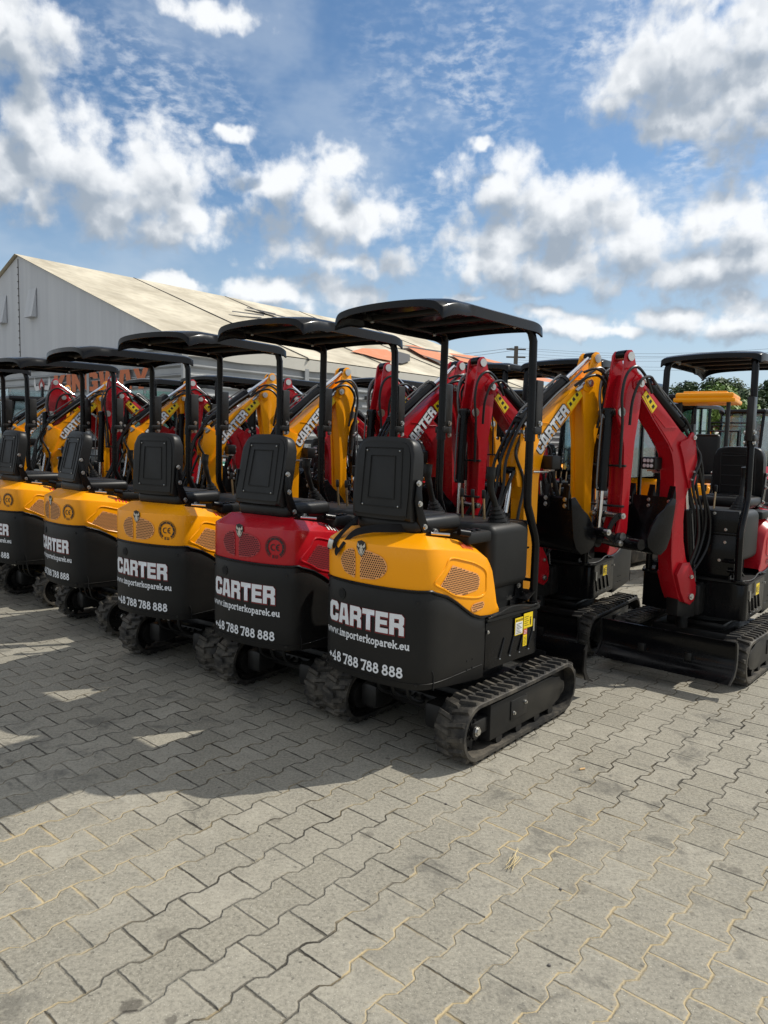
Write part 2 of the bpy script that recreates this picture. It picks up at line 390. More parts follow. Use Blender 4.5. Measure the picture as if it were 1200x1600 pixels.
def slab_text(txt, h, width, w=.15):
    tot = sum(SL[c][0] for c in txt); bm = NB(); x = 0; kx = width/tot; z = 0
    for c in txt:
        adv, st = SL[c]
        for poly in st:
            pts = [Vector(((x+a)*kx, b*h)) for a, b in poly]; L = []; z += .00003
            for i, p in enumerate(pts):
                d0 = (p-pts[i-1]).normalized() if i else (pts[1]-p).normalized()
                d1 = (pts[i+1]-p).normalized() if i < len(pts)-1 else d0
                n = (Vector((-d0.y, d0.x))+Vector((-d1.y, d1.x)))
                n = n.normalized() if n.length > .01 else Vector((-d0.y, d0.x))
                s_ = w*h*.5/max(.6, n.dot(Vector((-d0.y, d0.x))))
                L.append((bm.verts.new((*(p+n*s_), z)), bm.verts.new((*(p-n*s_), z))))
            for a, b in zip(L, L[1:]):
                try: bm.faces.new((a[0], a[1], b[1], b[0]))
                except ValueError: pass
        x += adv
    return bm

# ---------------------------------------------------------------- excavator body plan
HALF = smooth2([(0, -.672), (.09, -.668), (.18, -.655), (.26, -.634), (.31, -.603), (.337, -.55), (.345, -.47), (.345, -.36), (.342, -.22), (.34, -.1), (.338, .035)], 8)
ARC = [0]
for a, b in zip(HALF, HALF[1:]): ARC.append(ARC[-1]+math.hypot(b[0]-a[0], b[1]-a[1]))
def plan(s, off=0.0):
    t = min(abs(s), ARC[-1]-1e-6); i = max(0, min(len(ARC)-2, next((k for k in range(len(ARC)-1) if ARC[k+1] >= t), len(ARC)-2)))
    f = (t-ARC[i])/(ARC[i+1]-ARC[i]); x = HALF[i][0]*(1-f)+HALF[i+1][0]*f; y = HALF[i][1]*(1-f)+HALF[i+1][1]*f
    def tang(k):
        k0, k1 = max(0, k-1), min(len(HALF)-1, k+1); v = Vector((HALF[k1][0]-HALF[k0][0], HALF[k1][1]-HALF[k0][1]))
        if k == 0: v = Vector((1, 0))
        return v.normalized()
    d = (tang(i)*(1-f)+tang(i+1)*f).normalized(); nx, ny = d.y, -d.x
    x += nx*off; y += ny*off
    return (x, y) if s >= 0 else (-x, y)
def s_at_y(y):   # arc position on the side for a given y
    for k in range(len(HALF)-1):
        if HALF[k+1][1] >= y and HALF[k][0] > .3: return ARC[k]+(y-HALF[k][1])/(HALF[k+1][1]-HALF[k][1]+1e-9)*(ARC[k+1]-ARC[k])
    return ARC[-1]
SEAM = s_at_y(-.105); SMAX = ARC[-1]
def zb(s):       # hood / counterweight joint height
    x, y = plan(abs(s))
    if y < -.56 or x < .3: return .884
    pts = [(-.62, .884), (-.54, .872), (-.46, .846), (-.38, .806), (-.30, .758), (-.23, .718), (-.15, .692), (-.05, .682), (.04, .684)]
    for (a, b), (c, d) in zip(pts, pts[1:]):
        if a <= y <= c: return b+(d-b)*(y-a)/(c-a)
    return .684
def zc(s):       # crease height of the hood
    x, y = plan(abs(s))
    pts = [(-.7, 1.085), (-.55, 1.082), (-.45, 1.070), (-.28, 1.048), (-.16, 1.022), (-.09, .985), (-.045, .92), (-.015, .83), (.01, .74), (.04, .70)]
    for (a, b), (c, d) in zip(pts, pts[1:]):
        if a <= y <= c: return b+(d-b)*(y-a)/(c-a)
    return .72
def wrap(bm, off, s0=0.0, z0=0.0):
    for v in bm.verts:
        s = v.co.x+s0; z = v.co.y+z0; x, y = plan(s, off+v.co.z)
        v.co = (x, y, z)

def dup_tree(o, parent=None):
    c = o.copy(); COL.objects.link(c); c.parent = parent
    for ch in list(o.children): dup_tree(ch, c)
    return c

def grille(bm, outline, rep, s_sp=.0125, r=.0042):
    """outline in (u,v) ; rep(u,v,off)->xyz ; plate plus dark hexes"""
    us = [p[0] for p in outline]; vs = [p[1] for p in outline]
    def inside(x, y, m=0):
        c = False; n = len(outline)
        for i in range(n):
            (x1, y1), (x2, y2) = outline[i-1], outline[i]
            if (y1 > y) != (y2 > y) and x < (x2-x1)*(y-y1)/(y2-y1)+x1: c = not c
        return c
    tmp = NB(); f = tmp.faces.new([tmp.verts.new((u, v, 0)) for u, v in outline])
    slice_u(tmp, .02)
    mp = {v: bm.verts.new(rep(v.co.x, v.co.y, .0)) for v in tmp.verts}
    for f in tmp.faces: bm.faces.new([mp[v] for v in f.verts]).material_index = 0
    tmp.free()
    row = 0; v = min(vs)+s_sp*.4
    while v < max(vs):
        u = min(us)+(s_sp/2 if row % 2 else 0)
        while u < max(us):
            if all(inside(u+dx, v+dy) for dx, dy in ((r, 0), (-r, 0), (0, r), (0, -r))):
                f = bm.faces.new([bm.verts.new(rep(u+r*math.cos(R(30+60*k)), v+r*math.sin(R(30+60*k)), .0012)) for k in range(6)])
                f.material_index = 1
            u += s_sp
        v += s_sp*.866; row += 1

# boom plane -> machine coordinates
SW = R(-17)
def BP(r, l, z): return Vector((-math.sin(SW)*r+math.cos(SW)*l, .62+math.cos(SW)*r+math.sin(SW)*l, z))
BPf = lambda u, v, w: BP(u, w, v)
def bcyl(bm, r, z, rad, a, b, n=16): cyl(bm, BP(r, a, z), BP(r, b, z), rad, n=n)

def build_excavator(color, backrest_tilt=0.0, swing=-17):
    global SW; SW = R(swing)
    P = color; mesh = 'mesh_y' if color == 'yellow' else 'mesh_r'
    root = bpy.data.objects.new('mini_excavator', None); COL.objects.link(root); root.empty_display_size = .2
    # ---- undercarriage
    bm = NB(); box(bm, (0, .12, .215), (.58, .55, .13), .02); box(bm, (0, .12, .30), (.42, .42, .06), .02)
    box(bm, (0, -.18, .2), (.5, .14, .09), .015)
    for sx in (-1, 1): box(bm, (sx*.22, -.3, .19), (.12, .16, .14), .03)
    und = obj('undercarriage', bm, 'satin', root)
    bm = NB(); cyl(bm, (0, .05, .33), (0, .05, .405), .25, n=32); cyl(bm, (0, .05, .345), (0, .05, .365), .275, n=32)
    obj('slewing_ring', bm, 'satin', root)
    bm = NB()
    for k in range(3): tube(bm, [(-.1+.09*k, -.42, .40), (-.12+.1*k, -.40, .27), (-.06+.08*k, -.3, .22), (0, -.2, .24)], .011, 6, 4)
    for x in (.16, .2): cyl(bm, (x, -.55, .395), (x, -.55, .43), .013, n=6)
    obj('travel_hose', bm, 'hose', root)
    bm = NB()
    for x in (.10, .145): cyl(bm, (x, -.56, .385), (x, -.56, .42), .012, n=8); sph(bm, (x, -.56, .383), .014)
    obj('drain_plug', bm, 'zinc', root)
    yr, yf, rad, zc_ = -.325, .585, .146, .163
    for sx in (-1, 1):
        X0, X1 = (.300, .476) if sx > 0 else (-.476, -.300)
        xo = .476*sx
        # belt
        bm = NB(); path = []
        for i in range(15): a = -PI/2-PI*i/14; path.append((yr+rad*math.cos(a), zc_+rad*math.sin(a), math.cos(a), math.sin(a)))
        n0 = 22
        for i in range(1, n0): t = i/n0; path.append((yr+(yf-yr)*t, zc_+rad-.004*math.sin(PI*t), 0, 1))
        for i in range(15): a = PI/2-PI*i/14; path.append((yf+rad*math.cos(a), zc_+rad*math.sin(a), math.cos(a), math.sin(a)))
        for i in range(1, n0): t = i/n0; path.append((yf+(yr-yf)*t, zc_-rad, 0, -1))
        rings = []
        for (y, z, ny, nz_) in path:
            ring = []
            for (fx, d) in ((0, -.022), (0, -.004), (.03, 0), (.97, 0), (1, -.004), (1, -.022), (.6, -.018), (.4, -.018)):
                x = X0+(X1-X0)*fx; ring.append(bm.verts.new((x, y+ny*d, z+nz_*d)))
            rings.append(ring)
        for i in range(len(rings)):
            a, b = rings[i], rings[(i+1) % len(rings)]
            for k in range(8): bm.faces.new((a[k], a[(k+1) % 8], b[(k+1) % 8], b[k]))
        # lugs
        seglen = [0]
        for i in range(len(path)): j = (i+1) % len(path); seglen.append(seglen[-1]+math.hypot(path[j][0]-path[i][0], path[j][1]-path[i][1]))
        Lt = seglen[-1]; NL = 40
        for k in range(NL*2):
            half = k % 2; s_ = (k+.5)*Lt/(NL*2)
            i = next(j for j in range(len(path)) if seglen[j+1] >= s_); f = (s_-seglen[i])/(seglen[i+1]-seglen[i]); j = (i+1) % len(path)
            y, z, ny, nz_ = [path[i][m]*(1-f)+path[j][m]*f for m in range(4)]
            L_ = math.hypot(ny, nz_); ny /= L_; nz_ /= L_; ty, tz = -nz_, ny
            xa, xb = (X0+.004, X0+(X1-X0)*.56) if half else (X0+(X1-X0)*.44, X1-.004)
            sk = .010 if half else -.010
            pts = []
            for (dx, dt, h, ins) in ((0, -1, 0, 0), (1, -1, 0, 0), (1, 1, 0, 0), (0, 1, 0, 0), (0, -1, 1, 1), (1, -1, 1, 1), (1, 1, 1, 1), (0, 1, 1, 1)):
                x = xa+(xb-xa)*dx + (.006 if dx == 0 else -.006)*ins
                tt = dt*(.0155-.0065*ins)+sk*(1 if dx else -1)
                d = h*.017-.003*(1-h)
                pts.append(bm.verts.new((x, y+ny*d+ty*tt, z+nz_*d+tz*tt)))
            for q_ in ((4, 5, 6, 7), (0, 1, 5, 4), (1, 2, 6, 5), (2, 3, 7, 6), (3, 0, 4, 7)): bm.faces.new([pts[w] for w in q_])
        tr = obj('rubber_track', bm, 'rubber', root, 40)
        # frame
        bm = NB(); xi = sx*.38
        prof = [(-.20, .075), (.44, .075), (.55, .10), (.60, .145), (.60, .19), (.55, .235), (.44, .262), (-.20, .262)]
        prism(bm, prof, sx*.33, sx*.455, YZ, bev=.004)
        box(bm, (sx*.40, -.26, .165), (.08, .14, .08), .01)
        fr = obj('track_frame', bm, 'satin', tr)
        bm = NB(); box(bm, (sx*.457, .08, .18), (.008, .17, .105), .002); obj('access_plate', bm, 'satin', tr)
        bm = NB()
        for (yy, zz) in ((.02, .165), (.14, .195)): bolt(bm, (sx*.461, yy, zz), (sx, 0, 0), .008, .012)
        obj('bolt', bm, 'zinc', tr)
        bm = NB()
        for yy in (-.1, .1, .3, .46): cyl(bm, (sx*.34, yy, .062), (sx*.45, yy, .062), .030, n=16)
        cyl(bm, (sx*.35, .15, .278), (sx*.44, .15, .278), .022, n=12)
        obj('roller', bm, 'satin', tr)
        bm = NB(); cyl(bm, (sx*.37, yf, zc_), (sx*.41, yf, zc_), rad-.026, n=28); cyl(bm, (sx*.36, yf, zc_), (sx*.45, yf, zc_), .04, n=16); obj('idler_wheel', bm, 'satin', tr)
        bm = NB(); n = 13; prof = []
        for k in range(n*2): a = PI*k/n; rr = rad-.022 if k % 2 else rad-.046; prof.append((yr+rr*math.cos(a-.08), zc_+rr*math.sin(a-.08))); prof.append((yr+rr*math.cos(a+.08), zc_+rr*math.sin(a+.08)))
        prism(bm, prof, sx*.372, sx*.398, YZ)
        cyl(bm, (sx*.39, yr, zc_), (sx*.43, yr, zc_), .055, n=20); cyl(bm, (sx*.43, yr, zc_), (sx*.455, yr, zc_), .036, n=16)
        cyl(bm, (sx*.30, yr, zc_), (sx*.38, yr, zc_), .075, n=20)
        for k in range(9): a = 2*PI*k/9; bolt(bm, (sx*.43, yr+.045*math.cos(a), zc_+.045*math.sin(a)), (sx, 0, 0), .006, .008)
        sp = obj('drive_sprocket', bm, 'satin', tr)
        bm = NB(); bolt(bm, (sx*.455, yr, zc_), (sx, 0, 0), .018, .014); obj('hub_bolt', bm, 'zinc', sp)
    # ---- blade
    bm = NB(); prof = []
    arc = [(.885, .335), (.905, .345), (.885, .29), (.878, .24), (.885, .19), (.91, .15), (.955, .118), (1.0, .10)]
    arc = [(.905, .352), (.888, .32), (.880, .28), (.880, .24), (.888, .20), (.905, .165), (.935, .135), (.975, .112), (1.005, .10)]
    out_ = smooth2(arc, 3); back = [(y-.012, z+.002) for y, z in out_[::-1]]
    prism(bm, out_+back, -.45, .45, YZ)
    bl = obj('dozer_blade', bm, 'gloss', root)
    bm = NB()
    for sx in (-1, 1):
        prism(bm, [(.90, .355), (.868, .33), (.862, .2), (.90, .13), (1.0, .096), (1.012, .10), (.95, .13), (.905, .18), (.893, .24), (.90, .3), (.912, .352)], sx*.45, sx*.46, YZ)
    for sx in (-1, 1): box(bm, (sx*.16, .7, .2), (.05, .42, .06), .008)
    box(bm, (0, .86, .22), (.4, .02, .1), .005)
    obj('blade_arm', bm, 'satin', bl)
    # ---- counterweight
    bm = NB(); NS = 72; cols = []
    for i in range(NS+1):
        s_ = -SEAM+2*SEAM*i/NS; x, y = plan(abs(s_)); zl = .405-.045*min(1, max(0, (y+.55)/.4)); zh = zb(s_)-.008
        col = []
        for (t, o_) in ((0, -.02), (0, -.003), (.015, 0), (.25, .003), (.5, .004), (.8, .003), (.985, 0), (1, -.003), (1, -.03)):
            z = zl+(zh-zl)*t; xx, yy = plan(s_, o_); col.append(bm.verts.new((xx, yy, z)))
        cols.append(col)
    for a, b in zip(cols, cols[1:]):
        for k in range(8): bm.faces.new((a[k], a[k+1], b[k+1], b[k]))
    f = bm.faces.new([c[0] for c in cols])
    cw = obj('counterweight', bm, 'cast', root, 40)
    bm = NB(); tube(bm, [(*plan(-SMAX+2*SMAX*i/90, .001), zb(-SMAX+2*SMAX*i/90)-.003) for i in range(91)], .008, 6); obj('rubber_seal', bm, 'gloss', cw)
    bm = NB()
    for (s_, z_) in ((-.16, .812),):
        x, y = plan(s_, .003); x2, y2 = plan(s_, .007); cyl(bm, (x, y-.0, z_), (x2, y2, z_), .021, n=20)
    obj('recessed_hole', bm, 'hole', cw)
    bm = NB(); x, y = plan(-.16, .0); cyl(bm, (x, y, .812), (*plan(-.16, .0055), .812), .028, n=24); obj('hole_rim', bm, 'plastic', cw)
    bm = NB(); tube(bm, [(*plan(-SEAM+.02+(2*SEAM-.04)*i/60, .0036), .435+.0*i) for i in range(61)], .0016, 5); obj('casting_seam', bm, 'satin', cw)
    bm = NB()
    for s_ in (-.30, .30):
        for z_ in (.43, .83): cyl(bm, (*plan(s_, .002), z_), (*plan(s_, .008), z_), .008, n=6)
    obj('cover_bolt', bm, 'satin', cw)
    # lower crease and rivets on right rear corner
    bm = NB(); sc_ = s_at_y(-.5)
    for sx in (-1, 1): tube(bm, [(*plan(sx*(sc_-.045), .0035), .40), (*plan(sx*(sc_-.045), .0035), .47), (*plan(sx*(sc_-.055), .0035), .495)], .0025, 6)
    for sx in (-1, 1):
        for dy in (-.27, -.22):
            for z_ in (.44, .485): p = Vector((sx*.346, dy, z_)); cyl(bm, p, p+Vector((sx*.003, 0, 0)), .004, n=8)
    obj('panel_crease', bm, 'hole', cw)
    t = block_text('CARTER', .103, .495, .0045); bmesh.ops.triangulate(t, faces=t.faces); slice_u(t); wrap(t, .0060, -.258, .661); obj('lettering_outline', t, 'redline', cw, None)
    t = block_text('CARTER', .103, .495, -.0004); bmesh.ops.triangulate(t, faces=t.faces); slice_u(t); wrap(t, .0085, -.258, .664); obj('lettering', t, 'white', cw, None)
    t = slab_text('www.importerkoparek.eu', .038, .555, .17); slice_u(t); wrap(t, .0052, -.287, .598); obj('web_address', t, 'white', cw, None)
    t = slab_text('+48 788 788 888', .050, .505, .185); slice_u(t); wrap(t, .0052, -.266, .458); obj('phone_number', t, 'white', cw, None)
    # ---- side panels / platform
    bm = NB()
    pl = [(.345, -.10), (.352, .05), (.36, .25), (.368, .38), (.36, .42), (.33, .445), (.2, .45)]
    pl = smooth2(pl, 4); full = [(x, y) for x, y in pl]+[(-x, y) for x, y in pl[::-1]]
    prism(bm, full, .395, .648, lambda u, v, w: Vector((u, v, w)), bev=.008)
    for f in bm.faces: pass
    sp = obj('platform_panel', bm, 'gloss', root, 30)
    bm = NB(); prism(bm, [(x*1.03, y*1.0+(.01 if y > .3 else 0)) for x, y in full], .654, .668, lambda u, v, w: Vector((u, v, w)), bev=.003)
    dk = obj('platform_deck', bm, 'plastic', root, 30)
    bm = NB()
    for sx in (-1, 1):
        tube(bm, [(sx*.352, -.09, .672), (sx*.358, .0, .684), (sx*.366, .1, .704), (sx*.37, .2, .702), (sx*.376, .3, .685), (sx*.372, .4, .68), (sx*.34, .45, .678)], .005, 6, 4)
    obj('mat_edge', bm, 'plastic', dk)
    bm = NB()
    for sx in (-1, 1):
        for k in range(4):
            y0 = .03+k*.095; xx = sx*(.3515+.0165*min(1, (y0+.05)/.35))
            tube(bm, [(xx, y0, .44), (xx, y0+.045, .54)], .0055, 6)
    obj('pressed_rib', bm, 'satin', sp)
    bm = NB()
    for sx in (-1, 1):
        for k in range(4): y0 = .028+k*.095; sph(bm, (sx*(.356+.0165*min(1, (y0+.05)/.35)), y0, .434), .0045, seg=6)
        bolt(bm, (sx*.352, -.088, .60), (sx, 0, 0), .007, .006)
        cyl(bm, (sx*.374, .36, .60), (sx*.374, .36, .53), .005, n=6)
    obj('rivet', bm, 'zinc', sp)
    # stickers on the right side
    def side(y, z, off=.0): return Vector((.3535+.0165*min(1, max(0, (y+.05)/.4))+off, y, z))
    def quad(bm, y0, z0, y1, z1, off, mi=0, sh=0.0):
        f = bm.faces.new([bm.verts.new(side(a, b, off)) for a, b in ((y0, z0), (y1, z0+sh), (y1, z1+sh), (y0, z1))]); f.material_index = mi
    bm = NB(); quad(bm, .165, .535, .245, .632, .0035, 0); quad(bm, .17, .54, .24, .608, .0045, 1)
    for k in range(7): quad(bm, .178, .545+k*.0085, .232-.012*(k % 3), .548+k*.0085, .0052, 2)
    v = [bm.verts.new(side(a, b, .0052)) for a, b in ((.173, .613), (.187, .613), (.18, .627))]; bm.faces.new(v).material_index = 2
    st = obj('caution_sticker', bm, ['sticker', 'stickerw', 'black_ink'], sp, None)
    t = font_text('CAUTION', .0125, .0004)
    for v in t.verts: v.co = side(.191+v.co.x, .6145+v.co.y, .0056)
    obj('sticker_text', t, 'black_ink', st, None)
    bm = NB(); quad(bm, .252, .56, .345, .645, .0035, 0); quad(bm, .318, .578, .328, .608, .0045, 1); quad(bm, .316, .573, .33, .576, .0045, 1); quad(bm, .316, .612, .33, .618, .0045, 1)
    for k in range(5): quad(bm, .26, .575+k*.012, .305-.01*(k % 2), .5775+k*.012, .0045, 1)
    quad(bm, .252, .46, .291, .558, .0035, 0); quad(bm, .254, .525, .289, .556, .0045, 2)
    for k in range(3): quad(bm, .257, .53+k*.008, .286, .533+k*.008, .0052, 3)
    for k in range(6): quad(bm, .258, .468+k*.008, .284, .470+k*.008, .0045, 1)
    obj('warning_sticker', bm, ['sticker', 'black_ink', 'stickerr', 'stickerw'], sp, None)
    bm = NB(); f = bm.faces.new([bm.verts.new((-.3715, a, b)) for a, b in ((.13, .55), (.21, .55), (.21, .632), (.13, .632))])
    for k in range(4): bm.faces.new([bm.verts.new((-.3725, a, b)) for a, b in ((.14, .565+k*.014), (.17, .565+k*.014), (.17, .57+k*.014), (.14, .57+k*.014))]).material_index = 1
    bm.faces.new([bm.verts.new((-.3725, a, b)) for a, b in ((.182, .57), (.2, .57), (.2, .61), (.182, .61))]).material_index = 1
    obj('lift_point_sticker', bm, ['sticker', 'black_ink'], sp, None)
    # ---- hood
    bm = NB(); cols = []
    for i in range(NS+1):
        s_ = -SMAX+2*SMAX*i/NS; z0 = zb(s_)+.004; zcr = zc(s_); x, y = plan(s_)
        drop = max(0, 1.087-zcr)
        col = []
        L_ = [(z0, -.014), (z0, -.002), (z0+.01, .0), (z0+(zcr-z0)*.5, .001), (zcr-.006, -.001), (zcr, -.003), (zcr+.003, -.007)]
        for z, o_ in L_: col.append(bm.verts.new((*plan(s_, o_), z)))
        for (zt, ins) in ((.046, .066), (.052, .076), (.054, .125)):
            fr_ = max(0.0, 1-drop/.35)
            px, py = plan(s_, -.007-ins*(.35+.65*fr_)); py = max(py, -.60+ins) if abs(s_) < .4 else py
            col.append(bm.verts.new((px, min(py, .02), zcr+.003+zt*fr_)))
        cols.append(col)
    for a, b in zip(cols, cols[1:]):
        for k in range(len(cols[0])-1): bm.faces.new((a[k], a[k+1], b[k+1], b[k]))
    # top cover strips between mirrored columns
    for i in range(NS//2):
        a, b = cols[i], cols[i+1]; c, d = cols[NS-i-1], cols[NS-i]
        if i == NS//2-1: 
            try: bm.faces.new((a[-1], b[-1], d[-1]))
            except ValueError: pass
        else: bm.faces.new((a[-1], b[-1], c[-1], d[-1]))
    hood = obj('engine_hood', bm, P, root, 22)
    # raised frame around side grille + grilles
    G1 = [(-.425, .994), (-.33, .965), (-.20, .925), (-.172, .90), (-.175, .862), (-.20, .838), (-.30, .832), (-.39, .834), (-.44, .855), (-.50, .888), (-.515, .905), (-.49, .93)]
    FR = closed_smooth([(-.44, 1.028), (-.32, 1.005), (-.21, .975), (-.12, .93), (-.108, .87), (-.115, .81), (-.2, .80), (-.385, .838), (-.485, .884), (-.548, .914), (-.535, .94), (-.48, .985)], 4)
    for sx in (-1, 1):
        def rep(u, v, off, sx=sx): x, y = plan(s_at_y(u), .003+off); return Vector((sx*x, y, v))
        bm = NB(); grille(bm, G1, rep); obj('side_grille', bm, [mesh, 'hole'], hood, None)
        bm = NB(); pts = [rep(u, v, -.004) for u, v in FR]; tube(bm, pts+[pts[0]], .0065, 8); obj('grille_frame', bm, P, hood)
        G2 = closed_smooth([(-.245, .752), (-.22, .772), (-.14, .772), (-.12, .755), (-.14, .735), (-.22, .728)], 3)
        bm = NB(); grille(bm, G2, rep, .0125, .004); obj('small_grille', bm, [mesh, 'hole'], hood, None)
    def repb(u, v, off): x, y = plan(u, .0035+off); return Vector((x, y, v))
    GL_ = closed_smooth([(-.07, 1.045), (-.13, 1.04), (-.165, 1.01), (-.172, .97), (-.14, .93), (-.09, .915), (-.062, .918)], 3)
    GR_ = closed_smooth([(-.018, 1.045), (.06, 1.045), (.115, 1.025), (.137, .985), (.12, .945), (.07, .918), (.0, .912), (-.028, .918)], 3)
    bm = NB(); grille(bm, GL_, repb); grille(bm, GR_, repb); obj('rear_grille', bm, [mesh, 'hole'], hood, None)
    # emblem: horned head on a shield
    def flat(bm, poly, off, mi):
        bm.faces.new([bm.verts.new(repb(-.022+a, 1.058+b, off)) for a, b in poly]).material_index = mi
    bm = NB()
    flat(bm, [(-.026, .034), (0, .042), (.026, .034), (.032, .006), (.018, -.026), (0, -.04), (-.018, -.026), (-.032, .006)], .0018, 0)
    for sx in (-1, 1):
        flat(bm, [(sx*.008, .012), (sx*.017, .02), (sx*.024, .03), (sx*.026, .012), (sx*.016, .004)], .0026, 1)
        flat(bm, [(0, .022), (sx*.008, .012), (sx*.013, -.004), (sx*.008, -.02), (0, -.03)], .0026+.0002*sx, 1)
        flat(bm, [(sx*.004, .0), (sx*.009, .004), (sx*.009, .0)], .0034, 0)
        flat(bm, [(sx*.024, .0), (sx*.028, .004), (sx*.016, -.022), (sx*.003, -.036), (sx*.002, -.032)], .0026, 1)
    obj('emblem', bm, ['black_ink', 'zinc'], hood, None)
    # stripes decal at the front top of the hood
    bm = NB()
    for sx in (-1, 1):
        for k in range(4):
            y0 = -.31+k*.028
            def tp(y, t, sx=sx):
                s_ = s_at_y(y); z = zc(s_); fr_ = max(0, 1-max(0, 1.087-z)/.35)
                x0, y_ = plan(s_, -.007+.002); x1, y1 = plan(s_, -.007-.066*(.35+.65*fr_)+.002)
                return Vector((sx*(x0+(x1-x0)*t), y, z+.0065+.046*fr_*t))
            bm.faces.new([bm.verts.new(p) for p in (tp(y0, .15), tp(y0+.012, .15), tp(y0+.022, .8), tp(y0+.01, .8))])
    obj('hood_decal', bm, 'stickerr' if color == 'yellow' else 'stickerw', hood, None)
    # ---- seat
    rot = Matrix.Rotation(R(-4+backrest_tilt), 3, 'X')
    bm = NB(); box(bm, (0, -.33, 1.172), (.40, .40, .085), .035, seg=4); box(bm, (0, -.36, 1.215), (.30, .30, .02), .01)
    cu = obj('seat_cushion', bm, 'vinyl', root)
    bm = NB(); c0 = Vector((0, -.525, 1.405))
    n = 5
    prof = [(-.185, -.19), (-.19, .0), (-.185, .12), (-.165, .175), (-.12, .195), (0, .2), (.12, .195), (.165, .175), (.185, .12), (.19, .0), (.185, -.19), (.15, -.205), (-.15, -.205)]
    prof = closed_smooth(prof, 2)
    def sb(u, v, w): return c0+rot @ Vector((u, w, v))
    prism(bm, prof, -.028, .05, sb, bev=.016)
    bk = obj('backrest', bm, 'vinyl', root, 50)
    bm = NB()
    prism(bm, [(u*.9, v*.9) for u, v in prof], -.033, -.024, sb, bev=.004)
    for (w_, h_) in ((.13, .145), (.085, .105)):
        ring = [(-w_, -h_), (w_, -h_), (w_*.92, h_), (-w_*.92, h_), (-w_, -h_)]
        tube(bm, [sb(u, v, -.0345) for u, v in ring], .0035, 6)
    obj('seat_shell', bm, 'plastic', bk, 40)
    bm = NB()
    for (u, v) in ((-.115, -.14), (.115, -.14), (.105, .13), (-.105, .13)): p = sb(u, v, -.036); sph(bm, p, .005, seg=6)
    obj('shell_rivet', bm, 'zinc', bk)
    bm = NB()
    for v in (-.11, -.03, .05, .13): tube(bm, [sb(-.12, v, .052), sb(.12, v, .052)], .004, 6)
    tube(bm, [sb(-.13, -.17, .05), sb(-.13, .15, .05), sb(.13, .15, .05), sb(.13, -.17, .05)], .005, 6)
    obj('seat_stitching', bm, 'hose', bk)
    bm = NB(); bz = NB()
    for sx in (-1, 1):
        prism(bm, [(-.53, 1.40), (-.505, 1.40), (-.485, 1.25), (-.44, 1.17), (-.34, 1.15), (-.34, 1.125), (-.47, 1.13), (-.52, 1.2), (-.545, 1.3)], sx*.192, sx*.205, YZ, bev=.002)
        for (y, z) in ((-.527, 1.385), (-.515, 1.285), (-.47, 1.17), (-.38, 1.14)): bolt(bz, (sx*.205, y, z), (sx, 0, 0), .011, .012)
        cyl(bz, (sx*.21, -.42, 1.135), (sx*.28, -.36, 1.13), .007, n=8)
    br = obj('seat_bracket', bm, 'gloss', root); obj('bracket_bolt', bz, 'zinc', br)
    bm = NB(); box(bm, (.265, -.14, 1.10), (.11, .22, .06), .015); box(bm, (-.265, -.14, 1.10), (.11, .22, .06), .015)
    sw = obj('switch_panel', bm, 'plastic', root)
    bm = NB()
    for y in (-.2, -.15, -.1): box(bm, (.26, y, 1.134), (.05, .03, .012), .004)
    cyl(bm, (.30, -.31, 1.14), (.32, -.25, 1.13), .018, n=12)
    obj('switch', bm, 'gloss', sw)
    # ---- console
    bm = NB(); box(bm, (0, .195, .97), (.62, .41, .36), .05, seg=5)
    box(bm, (0, .22, .74), (.50, .30, .2), .03, seg=3)
    con = obj('control_console', bm, 'plastic', root)
    bm = NB(); box(bm, (0, .405, 1.07), (.56, .02, .16), .004); box(bm, (0, .40, .83), (.54, .02, .30), .006)
    box(bm, (0, .41, .992), (.58, .03, .012), .003)
    fp = obj('front_panel', bm, 'gloss', root)
    bm = NB()
    for (x, z) in ((-.2, 1.02), (-.12, 1.13), (.2, 1.02), (-.2, .93), (-.17, .80), (.2, .93)): bolt(bm, (x, .414, z), (0, 1, 0), .008, .008)
    obj('panel_bolt', bm, 'zinc', fp)
    for sx in (-1, 1):
        bm = NB(); x0 = sx*.215; y0 = .2
        for k in range(5):
            r_ = .066-.009*k; yy = y0-.008*k; zz = 1.140+.021*k
            cyl(bm, (x0, yy, zz), (x0, yy-.003, zz+.015), r_, r_-.003, 16); cyl(bm, (x0, yy-.003, zz+.015), (x0, yy-.005, zz+.022), r_-.012, n=16)
        bt = obj('joystick', bm, 'hose', root)
        bm = NB()
        tube(bm, [(x0, y0-.04, 1.235), (x0, y0-.055, 1.27), (x0-.005*sx, y0-.085, 1.33), (x0, y0-.10, 1.40), (x0, y0-.095, 1.455)], [.018]*3+[.017]*5+[.020]*4+[.026]*4+[.028]*3+[.024, .012], 12, 4)
        obj('grip', bm, 'plastic', bt)
    for k in range(3):
        bm = NB(); x0 = -.06+k*.075; cyl(bm, (x0, .25, 1.13), (x0, .235, 1.27), .007, n=8)
        lv = obj('control_lever', bm, 'brass', root)
        bm = NB(); box(bm, (x0, .232, 1.295), (.022, .014, .05), .005); obj('lever_knob', bm, 'hose', lv)
    bm = NB()
    for sx in (-1, 1):
        prism(bm, [(.28, .67), (.46, .67), (.46, .70), (.42, .72), (.38, .80), (.35, .80), (.33, .72), (.28, .70)], sx*.25, sx*.262, YZ)
        box(bm, (sx*.28, .40, .72), (.10, .10, .008), rot=Matrix.Rotation(R(25), 3, 'X'))
    pd = obj('travel_pedal', bm, 'gloss', root)
    bm = NB()
    for sx in (-1, 1): bolt(bm, (sx*.262, .365, .775), (sx, 0, 0), .012, .01)
    obj('pedal_bolt', bm, 'zinc', pd)
